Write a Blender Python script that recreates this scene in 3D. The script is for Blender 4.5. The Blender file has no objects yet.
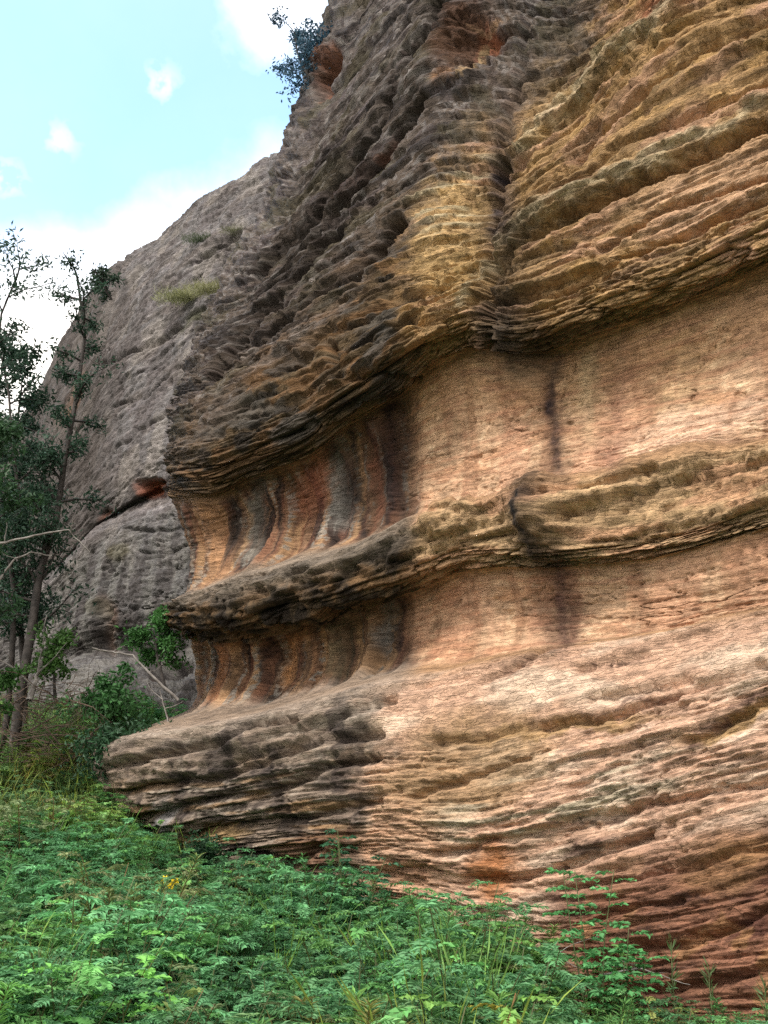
import bpy, math, random
import numpy as np
R = math.radians
rng = np.random.default_rng(7)
random.seed(7)
scene = bpy.context.scene
COL = scene.collection
f32 = np.float32

# ------------------------------------------------------------------ camera
EYE = np.array([0.0, 0.0, 1.6])
PITCH = R(20.0)
FPX = 1005.0
cam_d = bpy.data.cameras.new("camera"); cam = bpy.data.objects.new("camera", cam_d); COL.objects.link(cam)
cam.location = EYE; cam.rotation_euler = (math.pi/2 + PITCH, 0, 0)
cam_d.sensor_fit = 'VERTICAL'; cam_d.angle = 2*math.atan(512/FPX)
cam_d.clip_start = 0.05; cam_d.clip_end = 3000
scene.camera = cam
CP, SP = math.cos(PITCH), math.sin(PITCH)

def ray(px, py):
    cx = (np.asarray(px, float)-384)/FPX; cy = (512-np.asarray(py, float))/FPX
    return np.stack([cx, CP - cy*SP, SP + cy*CP], -1)
def pix(P):
    d = P-EYE; x = d[..., 0]; fwd = d[..., 1]*CP + d[..., 2]*SP; up = -d[..., 1]*SP + d[..., 2]*CP
    return 384+FPX*x/fwd, 512-FPX*up/fwd
# horizontal outward normal of the rock faces and the direction along them
NF = np.array([-0.656, -0.755, 0.0]); DF = np.array([0.755, -0.656, 0.0])
def unproj(px, py, p):
    r = ray(px, py); t = p/(-(r@NF)); return EYE + r*t[..., None]
def at_dist(px, py, D):           # point at horizontal distance D on a sight line, for measuring the place
    r = ray(px, py); return EYE + r*(D/math.hypot(r[0], r[1]))

# ------------------------------------------------------------------ noise
def _h(ix, iy, iz, seed):
    n = (ix*374761393 + iy*668265263 + iz*2147483647 + seed*1274126177) & 0xffffffff
    n = ((n ^ (n >> 13))*1274126177) & 0xffffffff
    n = ((n ^ (n >> 15))*2246822519) & 0xffffffff
    return (n ^ (n >> 16)) & 0xffffffff
def perlin2(x, y, seed=0):
    x = np.asarray(x, float); y = np.asarray(y, float); x, y = np.broadcast_arrays(x, y)
    xi = np.floor(x).astype(np.int64); yi = np.floor(y).astype(np.int64)
    xf = x-xi; yf = y-yi
    u = xf*xf*xf*(xf*(xf*6-15)+10); v = yf*yf*yf*(yf*(yf*6-15)+10)
    def g(a, b):
        an = _h(xi+a, yi+b, 0, seed)*(2*math.pi/4294967296.0)
        return np.cos(an)*(xf-a)+np.sin(an)*(yf-b)
    n0 = g(0, 0)*(1-u)+g(1, 0)*u; n1 = g(0, 1)*(1-u)+g(1, 1)*u
    return (n0*(1-v)+n1*v)*1.5
def fbm(x, y, seed=0, octv=4, lac=2.03, gain=0.5):
    s = 0; a = 1.0; fx = 1.0
    for o in range(octv):
        s = s + a*perlin2(x*fx, y*fx, seed+o*17); a *= gain; fx *= lac
    return s
def value2(x, y, seed=0):
    xi = np.floor(x).astype(np.int64); yi = np.floor(y).astype(np.int64)
    xf = x-xi; yf = y-yi; u = xf*xf*(3-2*xf); v = yf*yf*(3-2*yf)
    r = lambda a, b: _h(xi+a, yi+b, 0, seed)/4294967296.0
    return (r(0, 0)*(1-u)+r(1, 0)*u)*(1-v)+(r(0, 1)*(1-u)+r(1, 1)*u)*v
def sm(x, a, b):
    t = np.clip((x-a)/(b-a), 0, 1); return t*t*(3-2*t)
def beds(u, h, T, seed, fu=0.5, warp=0.5, skew=0.75):
    """rounded beds of thickness ~T, each sticking out by its own changing amount; the notch between them is 0"""
    hh = h/T + warp*fbm(u*0.30, h*0.6, seed+5, 2) + 0.35*warp*perlin2(u*1.7, h*2.2/T*0.3, seed+9)
    i = np.floor(hh); f = hh-i
    r = np.clip(value2(u*fu*.8 + i*13.7, i+0.5, seed)*0.8+value2(u*fu*1.9 + i*5.1, i+0.5, seed+3)*0.35, 0, 1.2)
    k = value2(u*fu*.6+i*3.1, i+0.5, seed+4)
    nose = sm(f, 0.0, 0.16)*(1-0.85*f**1.3)*(1-sm(f, .93, 1.0)*.5)           # sharp lower edge, weathered-back top
    rnd = 1-np.abs(2*np.clip(f, 1e-4, 1)**skew-1)**4
    return r*(nose*(1-k*.6)+rnd*k*.6)
def blocks(u, h, su, sh, seed):
    """broken bed blocks: each block of a bed sits a little in or out, with sharp ends"""
    hh = h/sh+.5*fbm(u*.25, h*.5, seed+1, 2)+.15*fbm(u*2, h*2, seed+2, 2); i = np.floor(hh).astype(np.int64); f = hh-i
    uu = u/su+_h(i, i*0, 0, seed)/4294967296.0*9+.5*fbm(u*1.2/su*.3, h/sh*.7, seed+3, 3)+.25*(f-.5); j = np.floor(uu).astype(np.int64); g = uu-j
    v = _h(i, j, 0, seed+4)/4294967296.0
    edge = np.minimum(sm(f, 0, .10)*sm(1-f, 0, .06), sm(g, 0, .05)*sm(1-g, 0, .05))
    return (v-.5)+.35*(edge-1)
def lin(r, g, b):
    c = np.array([r, g, b], float)/255; return np.where(c <= 0.04045, c/12.92, ((c+0.055)/1.055)**2.4)

def pchip(x, y, xq):
    x = np.asarray(x, float); y = np.asarray(y, float); h = np.diff(x); d = np.diff(y)/h
    m = np.zeros_like(y)
    for i in range(1, len(x)-1):
        if d[i-1]*d[i] > 0:
            w1 = 2*h[i]+h[i-1]; w2 = h[i]+2*h[i-1]; m[i] = (w1+w2)/(w1/d[i-1]+w2/d[i])
    m[0] = d[0]; m[-1] = d[-1]
    k = np.clip(np.searchsorted(x, xq)-1, 0, len(h)-1); t = (xq-x[k])/h[k]
    t = np.clip(t, 0, 1)
    return ((2*t**3-3*t**2+1)*y[k]+(t**3-2*t**2+t)*h[k]*m[k]+(-2*t**3+3*t**2)*y[k+1]+(t**3-t**2)*h[k]*m[k+1])

# ------------------------------------------------------------------ object helpers
def tag(o, label=None, cat=None, group=None, kind=None):
    if label: o['label'] = label
    if cat: o['category'] = cat
    if group: o['group'] = group
    if kind: o['kind'] = kind
    return o
def empty(name, loc=(0, 0, 0), rz=0.0):
    o = bpy.data.objects.new(name, None); COL.objects.link(o); o.location = [float(v) for v in loc]; o.rotation_euler = (0, 0, rz); o.empty_display_size = 0.2
    return o
def mesh_np(name, V, F, mat, parent=None, colr=None, extra=None, smooth=False):
    me = bpy.data.meshes.new(name); V = np.ascontiguousarray(V, f32); F = np.ascontiguousarray(F, np.int32)
    k = F.shape[1]
    me.vertices.add(len(V)); me.vertices.foreach_set('co', V.ravel())
    me.loops.add(F.size); me.loops.foreach_set('vertex_index', F.ravel())
    me.polygons.add(len(F)); me.polygons.foreach_set('loop_start', np.arange(0, F.size, k, dtype=np.int32))
    me.polygons.foreach_set('loop_total', np.full(len(F), k, np.int32))
    me.polygons.foreach_set('use_smooth', np.full(len(F), smooth, bool))
    me.update(calc_edges=True)
    if colr is not None:
        a = me.color_attributes.new('tint', 'FLOAT_COLOR', 'POINT')
        c = np.ones((len(V), 4), f32); c[:, :3] = colr; a.data.foreach_set('color', c.ravel())
    if extra:
        for n, arr in extra.items():
            a = me.attributes.new(n, 'FLOAT', 'POINT'); a.data.foreach_set('value', np.ascontiguousarray(arr, f32))
    o = bpy.data.objects.new(name, me); COL.objects.link(o); me.materials.append(mat)
    if parent: o.parent = parent
    return o

# ------------------------------------------------------------------ materials
def new_mat(name):
    m = bpy.data.materials.new(name); m.use_nodes = True; nt = m.node_tree; nt.nodes.clear()
    out = nt.nodes.new('ShaderNodeOutputMaterial'); b = nt.nodes.new('ShaderNodeBsdfPrincipled')
    nt.links.new(b.outputs[0], out.inputs[0]); b.inputs['Roughness'].default_value = 0.9
    return m, nt, b
def rock_material(name, bump=0.35, fine=1.0):
    m, nt, b = new_mat(name); N = nt.nodes.new; L = nt.links.new
    at = N('ShaderNodeAttribute'); at.attribute_name = 'tint'; st = N('ShaderNodeAttribute'); st.attribute_name = 'strata'; ro = N('ShaderNodeAttribute'); ro.attribute_name = 'rough'
    def noise(scale, vs, detail, rough, dist=0.0):
        mp = N('ShaderNodeMapping'); mp.inputs['Scale'].default_value = vs; L(st.outputs['Vector'], mp.inputs[0])
        n = N('ShaderNodeTexNoise'); n.inputs['Scale'].default_value = scale; n.inputs['Detail'].default_value = detail; n.inputs['Roughness'].default_value = rough; n.inputs['Distortion'].default_value = dist
        L(mp.outputs[0], n.inputs['Vector']); return n.outputs[0]
    def rng_(v, a, b_, c, d):
        mr = N('ShaderNodeMapRange'); mr.inputs[1].default_value = a; mr.inputs[2].default_value = b_; mr.inputs[3].default_value = c; mr.inputs[4].default_value = d; L(v, mr.inputs[0]); return mr.outputs[0]
    def mt(op, a, b_):
        n = N('ShaderNodeMath'); n.operation = op
        for i, v in enumerate((a, b_)):
            if isinstance(v, (int, float)): n.inputs[i].default_value = v
            else: L(v, n.inputs[i])
        return n.outputs[0]
    tc = N('ShaderNodeTexCoord')
    def iso(scale, detail, rough, vs=(1, 1, 1.6)):
        mp = N('ShaderNodeMapping'); mp.inputs['Scale'].default_value = vs; L(tc.outputs['Object'], mp.inputs[0])
        n = N('ShaderNodeTexNoise'); n.inputs['Scale'].default_value = scale; n.inputs['Detail'].default_value = detail; n.inputs['Roughness'].default_value = rough; L(mp.outputs[0], n.inputs['Vector']); return n.outputs[0]
    n1 = noise(3.5, (1.0, 4.5, 1.0), 10, 0.7); n2 = iso(26, 8, 0.75); n4 = iso(6, 8, .7); n3 = noise(1.3, (1, 13, 1), 8, .62)
    fac = mt('MULTIPLY', rng_(n2, .3, .7, .76, 1.24), rng_(n1, .3, .7, .78, 1.22)); fac = mt('MULTIPLY', fac, rng_(n4, .3, .7, .85, 1.15))
    vo = N('ShaderNodeTexVoronoi'); vo.feature = 'DISTANCE_TO_EDGE'; vo.inputs['Scale'].default_value = 4.5; vm = N('ShaderNodeVectorMath'); vm.operation = 'MULTIPLY_ADD'
    nv_ = N('ShaderNodeTexNoise'); nv_.inputs['Scale'].default_value = 5; nv_.inputs['Detail'].default_value = 5; L(st.outputs['Vector'], nv_.inputs['Vector']); vm.inputs[1].default_value = (.5, .16, .5); L(nv_.outputs['Color'], vm.inputs[0]); L(st.outputs['Vector'], vm.inputs[2])
    vp = N('ShaderNodeMapping'); vp.inputs['Scale'].default_value = (.6, 3.2, .6); L(vm.outputs[0], vp.inputs[0]); L(vp.outputs[0], vo.inputs['Vector'])
    joint = rng_(vo.outputs['Distance'], 0.0, .05, 0.0, 1.0)
    mul = N('ShaderNodeVectorMath'); mul.operation = 'SCALE'; L(at.outputs['Color'], mul.inputs[0]); L(fac, mul.inputs['Scale']); L(mul.outputs[0], b.inputs['Base Color'])
    crack = mt('ABSOLUTE', mt('SUBTRACT', n3, .5), 0.0); crack = rng_(crack, 0.0, .02, 0.0, 1.0)
    h = mt('ADD', mt('MULTIPLY', n1, 1.1), mt('MULTIPLY', crack, .45)); h = mt('ADD', h, mt('MULTIPLY', joint, .30)); h = mt('MULTIPLY', h, ro.outputs['Fac']); rg = rng_(ro.outputs['Fac'], 0, 1, .45, 1); h = mt('ADD', h, mt('MULTIPLY', mt('MULTIPLY', n2, .38), rg)); h = mt('ADD', h, mt('MULTIPLY', mt('MULTIPLY', n4, .5), rg))
    bp = N('ShaderNodeBump'); bp.inputs['Strength'].default_value = bump; bp.inputs['Distance'].default_value = 0.06*fine
    L(h, bp.inputs['Height']); L(bp.outputs[0], b.inputs['Normal'])
    b.inputs['Roughness'].default_value = 0.9; b.inputs['Specular IOR Level'].default_value = 0.2
    return m
def leaf_material(name, rough=0.55):
    m, nt, b = new_mat(name); N = nt.nodes.new; L = nt.links.new
    at = N('ShaderNodeAttribute'); at.attribute_name = 'tint'
    L(at.outputs['Color'], b.inputs['Base Color']); b.inputs['Roughness'].default_value = rough; b.inputs['Specular IOR Level'].default_value = 0.3
    tr = N('ShaderNodeBsdfTranslucent'); L(at.outputs['Color'], tr.inputs['Color'])
    mx = N('ShaderNodeMixShader'); mx.inputs[0].default_value = 0.3
    out = [n for n in nt.nodes if n.type == 'OUTPUT_MATERIAL'][0]
    L(b.outputs[0], mx.inputs[1]); L(tr.outputs[0], mx.inputs[2]); L(mx.outputs[0], out.inputs[0])
    return m
def bark_material(name, c1, c2):
    m, nt, b = new_mat(name); N = nt.nodes.new; L = nt.links.new
    tc = N('ShaderNodeTexCoord'); n1 = N('ShaderNodeTexNoise'); n1.inputs['Scale'].default_value = 9; n1.inputs['Detail'].default_value = 5
    L(tc.outputs['Object'], n1.inputs['Vector']); cr = N('ShaderNodeValToRGB')
    cr.color_ramp.elements[0].position = 0.35; cr.color_ramp.elements[0].color = (*c1, 1); cr.color_ramp.elements[1].position = 0.7; cr.color_ramp.elements[1].color = (*c2, 1)
    L(n1.outputs[0], cr.inputs[0]); L(cr.outputs[0], b.inputs['Base Color'])
    return m
M_ROCK = rock_material('sandstone', 0.8); M_BACK = rock_material('grey_sandstone', 0.7, 1.6)
M_LEAF = leaf_material('leaf'); M_BARK = bark_material('dark_bark', (0.018, 0.015, 0.013), (0.06, 0.05, 0.045)); M_DEAD = bark_material('bleached_wood', (0.12, 0.105, 0.095), (0.3, 0.28, 0.26))
M_STEM = bark_material('green_stem', (0.05, 0.07, 0.025), (0.12, 0.13, 0.05)); M_TWIG = bark_material('brown_twig', (0.06, 0.04, 0.03), (0.16, 0.11, 0.08))

# ------------------------------------------------------------------ rock sheets lofted through traced bedding lines
class Sheet:
    def __init__(s, curves, dist, xr, xsplit, nright, nleft, nwrap, rows, corner=0.9, wrapvec=None):
        wrapvec = wrapvec or [(0.12, 0.55, 0), (0.5, 1.4, 0), (1.5, 2.6, 0), (4.5, 4.2, 0)]
        KP = []; KX = []
        for c in curves:
            c = sorted(c); xs = [q[0] for q in c]; sil = xs[0]
            xq = np.concatenate([np.linspace(xr, xsplit, nright, endpoint=False), np.linspace(xsplit, sil, nleft)])
            y = pchip(xs, [q[1] for q in c], xq); o = pchip(xs, [q[2] for q in c], xq)
            t = np.clip((sil+34-xq)/34, 0, 1); o = o-corner*t**3
            P = unproj(xq, y, dist-o)
            W = [P[-1]] + [P[-1]+np.array(w) for w in wrapvec]
            ts = np.linspace(0, len(W)-1, nwrap+1)[1:]; W = np.array(W)
            Wp = np.stack([np.interp(ts, np.arange(len(W)), W[:, a]) for a in range(3)], -1)
            KP.append(np.concatenate([P, Wp])); KX.append(np.concatenate([xq, np.linspace(sil, sil-60, nwrap)]))
            # authoring coordinates: pixel of the undisplaced surface in the photograph
        KP = np.array(KP); KX = np.array(KX)
        KY = np.array([np.concatenate([pchip([q[0] for q in sorted(c)], [q[1] for q in sorted(c)], np.clip(kx[:nright+nleft], sorted(c)[0][0], 9e9)), np.full(nwrap, sorted(c)[0][1])]) for c, kx in zip(curves, KX)])
        tt = []
        for k, n in enumerate(rows): tt.append(k+np.arange(n)/n)
        tt = np.concatenate(tt+[[len(curves)-1.0]]); s.tt = tt
        def cr(A):
            k = np.clip(np.floor(tt).astype(int), 0, len(A)-2); f = (tt-k)
            f = f.reshape((-1,)+(1,)*(A.ndim-1))
            a0 = A[np.clip(k-1, 0, None)]; a1 = A[k]; a2 = A[k+1]; a3 = A[np.clip(k+2, None, len(A)-1)]
            T = 0.36; m1 = T*(a2-a0); m2 = T*(a3-a1)
            return (2*f**3-3*f**2+1)*a1+(f**3-2*f**2+f)*m1+(-2*f**3+3*f**2)*a2+(f**3-f**2)*m2
        s.P = cr(KP); s.X = cr(KX); s.Y = cr(KY); s.K = np.repeat(tt[:, None], s.P.shape[1], 1)
        s.U = s.P@DF
        seg = np.linalg.norm(np.diff(s.P, axis=0), axis=2); seg = np.median(seg[:, :nright+nleft], axis=1)
        s.H = np.repeat(-np.concatenate([[0], np.cumsum(seg)])[:, None], s.P.shape[1], 1)
        s.calc_normals()
    def calc_normals(s):
        P = s.P; dr = np.gradient(P, axis=0); dc = np.gradient(P, axis=1); n = np.cross(dr, dc)
        n /= np.linalg.norm(n, axis=2, keepdims=True)+1e-9
        if np.mean(n@NF) < 0: n = -n
        for _ in range(6):
            n[1:-1] = (n[:-2]+n[1:-1]*2+n[2:])/4; n[:, 1:-1] = (n[:, :-2]+n[:, 1:-1]*2+n[:, 2:])/4
        n /= np.linalg.norm(n, axis=2, keepdims=True)+1e-9
        for _ in range(24):
            n[2:-2] = (n[:-4]+n[2:-2]*2+n[4:])/4; n[:, 2:-2] = (n[:, :-4]+n[:, 2:-2]*2+n[:, 4:])/4
        n = n*.75+NF*.25; n /= np.linalg.norm(n, axis=2, keepdims=True)+1e-9
        s.N = n
    def displace(s, d): s.P = s.P + s.N*d[..., None]
    def part(s, k0, k1, name, mat, parent, C, rough=None):
        i0 = int(np.searchsorted(s.tt, k0-1e-6)); i1 = int(np.searchsorted(s.tt, k1-1e-6))+1
        P = s.P[i0:i1]; nr, nc = P.shape[:2]
        idx = np.arange(nr*nc).reshape(nr, nc)
        F = np.stack([idx[:-1, :-1], idx[1:, :-1], idx[1:, 1:], idx[:-1, 1:]], -1).reshape(-1, 4)
        o = mesh_np(name, P.reshape(-1, 3), F, mat, parent, C[i0:i1].reshape(-1, 3), smooth=True, extra={'rough': (rough if rough is not None else np.ones_like(s.U))[i0:i1].ravel()})
        a = o.data.attributes.new('strata', 'FLOAT_VECTOR', 'POINT'); v = np.zeros((nr*nc, 3), f32); v[:, 0] = s.U[i0:i1].ravel(); v[:, 1] = s.H[i0:i1].ravel(); v[:, 2] = .25*P[..., 2].ravel(); a.data.foreach_set('vector', v.ravel())
        return o

def seg_dist(X, Y, pts):
    best = np.full(X.shape, 1e9)
    for (x0, y0), (x1, y1) in zip(pts[:-1], pts[1:]):
        dx, dy = x1-x0, y1-y0; t = np.clip(((X-x0)*dx+(Y-y0)*dy)/(dx*dx+dy*dy+1e-9), 0, 1)
        best = np.minimum(best, np.hypot(X-x0-t*dx, Y-y0-t*dy))
    return best
def blob(X, Y, cx, cy, rx, ry, ang=0, soft=0.5):
    c, s_ = math.cos(R(ang)), math.sin(R(ang)); dx, dy = X-cx, Y-cy
    a = (dx*c+dy*s_)/rx; b = (-dx*s_+dy*c)/ry
    return 1-sm(np.hypot(a, b), 1-soft, 1+soft*0.3)

# ================================================================== near cliff
Cc = [
 # 0 far above the frame
 [(1100,-560,-2.6),(768,-430,-2.6),(600,-380,-2.6),(500,-330,-2.7),(430,-230,-3.0),(385,-130,-3.4),(360,-70,-3.8)],
 # 1
 [(1100,-330,-.9),(900,-250,-.9),(768,-190,-.9),(640,-140,-.9),(540,-110,-1.0),(470,-90,-1.2),(420,-50,-1.6),(380,-10,-2.1),(350,30,-2.5),(328,40,-2.9),(313,62,-3.1)],
 # 2
 [(1100,-200,-.1),(900,-130,-.1),(768,-80,-.1),(690,-50,-.1),(620,0,-.2),(560,20,-.5),(520,15,-.6),(470,20,-.6),(430,30,-.7),(400,65,-.9),(370,100,-1.2),(330,150,-1.7),(295,185,-2.1),(270,178,-2.4)],
 # 3
 [(1100,-110,.25),(900,-50,.25),(768,-15,.25),(700,12,.2),(640,60,.1),(590,112,0),(545,146,-.1),(515,162,-.2),(485,162,-.2),(450,160,-.25),(400,182,-.5),(350,214,-.8),(300,254,-1.2),(250,296,-1.6),(208,312,-2.0)],
 # 4
 [(1100,10,.4),(900,70,.4),(768,120,.4),(644,175,.35),(584,203,.25),(525,240,.1),(490,262,0),(450,270,.05),(400,280,-.05),(350,300,-.2),(300,325,-.4),(250,352,-.7),(210,375,-1.0),(177,388,-1.3)],
 # 5 nose of the overhang
 [(1100,105,.35),(900,178,.35),(768,235,.35),(694,268,.35),(584,305,.35),(520,325,.4),(480,318,.25),(430,335,.25),(400,352,.35),(350,385,.3),(300,418,.15),(250,440,0),(210,455,-.1),(168,462,-.3)],
 # 6 back of its underside
 [(1100,135,-.0),(900,208,.0),(768,268,.0),(694,300,-.05),(590,338,-.1),(540,352,-.05),(500,352,-.1),(480,350,-.2),(430,368,-.25),(410,390,-.3),(350,426,-.35),(300,462,-.45),(250,480,-.5),(210,500,-.5),(176,500,-.6)],
 # 7
 [(1100,270,-.2),(900,335,-.2),(768,372,-.2),(640,402,-.25),(560,420,-.25),(480,436,-.4),(410,458,-.6),(350,486,-.75),(300,510,-.85),(250,525,-.85),(215,538,-.8),(191,545,-.8)],
 # 8 back of the ledge
 [(1100,370,-.02),(900,400,-.02),(768,432,-.02),(700,446,-.02),(640,462,-.05),(560,476,-.1),(520,486,-.1),(470,498,-.25),(415,508,-.4),(350,534,-.5),(280,556,-.55),(230,570,-.5),(205,583,-.55),(192,588,-.7)],
 # 9 upper edge of the ledge
 [(1100,378,.1),(900,412,.1),(768,444,.1),(700,459,.1),(640,473,.12),(560,486,.22),(520,494,.15),(470,507,.1),(415,518,.15),(350,548,.25),(280,570,.25),(230,583,.15),(190,598,0),(172,604,-.1)],
 # 10 lower nose of the ledge
 [(1100,440,.05),(900,480,.05),(768,508,.05),(700,528,.05),(640,542,.08),(560,548,.2),(520,545,.1),(470,550,.05),(415,568,.1),(350,588,.2),(300,603,.2),(260,614,.15),(220,620,.1),(172,618,-.05)],
 # 11 back of its underside
 [(1100,465,-.06),(900,500,-.06),(768,530,-.06),(700,548,-.08),(640,560,-.1),(560,566,-.15),(520,566,-.2),(470,570,-.3),(415,590,-.4),(350,612,-.45),(300,625,-.5),(260,636,-.5),(220,640,-.5),(196,632,-.55)],
 # 12
 [(1100,530,-.15),(900,560,-.15),(768,585,-.15),(640,604,-.17),(560,610,-.3),(480,620,-.4),(410,634,-.6),(350,650,-.65),(300,662,-.7),(250,668,-.7),(225,668,-.7),(205,668,-.75)],
 # 13 back of the shelf
 [(1100,560,-.15),(900,588,-.15),(768,610,-.15),(640,634,-.15),(560,643,-.15),(480,655,-.2),(415,668,-.3),(350,682,-.35),(300,694,-.4),(250,702,-.35),(215,707,-.3),(188,710,-.3)],
 # 14 lip of the shelf
 [(1100,568,.05),(900,597,.05),(768,618,.05),(640,642,.05),(560,652,.1),(480,668,.2),(415,683,.35),(350,698,.55),(280,714,.75),(200,728,.95),(140,738,1.0),(104,748,1.0)],
 # 15
 [(1100,590,.3),(900,640,.3),(768,674,.3),(700,692,.3),(624,712,.3),(540,732,.35),(440,752,.5),(350,760,.7),(280,770,.85),(200,782,1.0),(130,785,1.0),(103,785,.9)],
 # 16
 [(1100,660,.35),(900,715,.35),(768,757,.35),(624,797,.4),(550,815,.45),(469,828,.55),(400,828,.65),(300,832,.75),(230,838,.7),(190,842,.6),(165,846,.45),(146,842,.3)],
 # 17
 [(1100,830,.45),(900,862,.45),(768,888,.5),(700,903,.5),(640,914,.5),(560,922,.5),(480,916,.5),(400,900,.6),(330,890,.6),(250,882,.5),(200,878,.4),(170,872,.3),(156,866,.2)],
 # 18
 [(1100,975,.6),(900,995,.6),(768,1010,.65),(640,1010,.7),(560,1000,.7),(480,985,.7),(400,955,.65),(330,935,.6),(250,918,.5),(200,905,.4),(176,896,.3),(164,888,.2)],
 # 19 below the ground
 [(1100,1150,.9),(900,1150,.9),(768,1150,.9),(640,1130,.9),(560,1100,.9),(480,1070,.85),(400,1010,.8),(330,980,.7),(250,960,.6),(200,940,.5),(180,930,.4),(168,920,.3)],
]
rows = [40, 60, 66, 66, 96, 92, 46, 84, 56, 20, 66, 34, 52, 40, 22, 56, 66, 100, 96, 24]
rows = rows[:len(Cc)-1]
A = Sheet(Cc, 9.0, 1100, 440, 560, 340, 34, rows)
X, Y, UT, H, K = A.X, A.Y, A.U, A.H, A.K
u4 = float(unproj(np.array(430.), np.array(300.), 9.0)@DF); U = UT+(.42-1)*np.minimum(UT-u4, 0)*(1-sm(K, 5.6, 6.3)*.7)   # beds run longer on the shoulder
A.U = U
wx = 9*fbm(X/46, Y/46, 301, 3); wy = 9*fbm(X/46, Y/46, 311, 3)
wx = wx+3*fbm(X/9, Y/9, 321, 3); wy = wy+3*fbm(X/9, Y/9, 323, 3)
XW, YW = X+wx, Y+wy
left = 1-sm(X+.35*wx, 396, 428)                      # darker part left of an upright tone edge
band = lambda a, b, w=0.25: sm(K, a-w, a+w)*(1-sm(K, b-w, b+w))
hol = band(6.1, 8.3, .3)+band(11.1, 13.2, .3)
under = band(5.0, 6.2, .3)
flank = np.clip((1-sm(X+Y*0.15, 395, 470))*(1-sm(K, 4.6, 5.2)), 0, 1)
upr = 1-sm(K, 5.6, 6.2)
ledge = band(9.0, 11.0, .2)
foot = sm(K, 13.6, 14.2)
# smooth large swells, flutes in the hollows
d = 0.08*fbm(U*0.45, H*0.5, 11, 3)
fl = fbm(UT*2.1+0.25*np.sin(H*1.2), H*0.12, 21, 2)
d += hol*left*(0.13*fl + 0.05*perlin2(UT*5.5, H*0.2, 23))
rough_h = beds(U, H, 0.46, 31, 0.25)*0.12 + beds(U, H, 0.17, 33, 0.45, 0.8)*0.10 + beds(U, H, 0.07, 35, .8, 1.0)*0.045
d += rough_h*(0.12 + 1.0*upr*(1-hol)*(1-.5*flank) + ledge*(.5+.7*left))*(1-0.9*hol)
d += blocks(U, H, .75, .14, 201)*(.06*upr+.055*ledge+.03*foot)*(1-hol)+blocks(U, H, .28, .06, 211)*(.035*upr+.03*ledge+.02*foot)*(1-hol)+blocks(U, H, 1.4, .38, 221)*.06*(upr+.5*foot)*(1-hol)
lines_ = np.abs(fbm(U*.7+.3*fbm(U, H, 7, 2), H*6.5, 58, 4)); d += -.05*(1-sm(lines_, 0, .14))*(upr+ledge+.7*foot)*(1-hol)
# cross-bedding of the foot
Hf = H + 0.10*U*0
ff = beds(U, Hf, 0.33, 41, 0.22, 0.7)*0.085 + beds(U, Hf, 0.12, 43, 0.4, 0.9)*0.075 + beds(U, Hf, 0.05, 45, .7, 1)*0.035
slab = fbm(U*0.9, H*2.4, 47, 3)
d += foot*ff*(0.45+0.55*sm(slab, -0.35, 0.35)+0.35*(1-sm(X, 380, 470)))
# broken, eroded rock
e1 = np.abs(fbm(U*.6+.6*fbm(U*.4, H*.5, 5, 2), H*3.2, 51, 4)); e2 = fbm(U*1.8, H*14, 55, 5, 2.1, .6)
d += -0.13*(1-sm(e1, 0.0, 0.12))*(upr*(0.3+0.35*flank)+ledge*(0.4+0.6*left)+foot*0.22)
d += 0.03*e2*(upr*0.9+ledge*1.0+foot*0.35+left*foot*0.4)
pit = value2(U*4.2+fbm(U*2, H*2, 60, 2), H*5.5, 61); d += -0.14*sm(pit, 0.72, 0.95)*(ledge*left+0.6*band(4.6, 5.8, .3)*left)
bl = value2(U*1.5+H*0.7+0.6*fbm(U, H, 62, 2), H*2.0+0.5*fbm(U, H, 64, 2), 63); d += 0.05*(sm(bl, .47, .53)-.5)*flank; bl2 = value2(U*5+H*2+.5*fbm(U*3, H*3, 66, 2), H*7+.5*fbm(U*3, H*3, 67, 2), 68); d += .04*(sm(bl2, .4, .6)-.5)*(flank+.5*ledge*left)
rm = 1-.5*blob(XW, YW, 700, 170, 190, 95, -26, .9)-.55*blob(XW, YW, 600, 680, 230, 36, -11, .8)-.3*blob(XW, YW, 250, 700, 150, 30, -10, .9)
d *= np.clip(rm, .35, 1)
# traced cracks and grooves
def groove(pts, w, depth, wob=1.0):
    global d
    q = seg_dist(X+wx*0.5*wob, Y+wy*0.5*wob, pts); d = d-depth*np.exp(-(q/w)**2)
groove([(536, 20), (522, 90), (505, 170), (500, 240), (494, 300), (500, 345)], 4, 0.12, 1.2)
groove([(505, 165), (503, 185)], 6, 0.22, .8)
groove([(440, 5), (405, 70), (372, 130), (330, 190), (290, 240), (262, 275)], 5, 0.32)
groove([(425, 100), (380, 160), (330, 215), (285, 262)], 4, 0.26)
groove([(335, 235), (290, 280), (250, 325), (215, 380)], 4, 0.3)
groove([(400, 225), (360, 270), (310, 300), (255, 340), (235, 350)], 4, 0.3)
groove([(420, 300), (370, 320), (330, 330), (290, 370)], 4, 0.16)
groove([(340, 380), (380, 372), (420, 378)], 3, 0.12)
groove([(330, 345), (334, 362)], 4, 0.25, .2)
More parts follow.
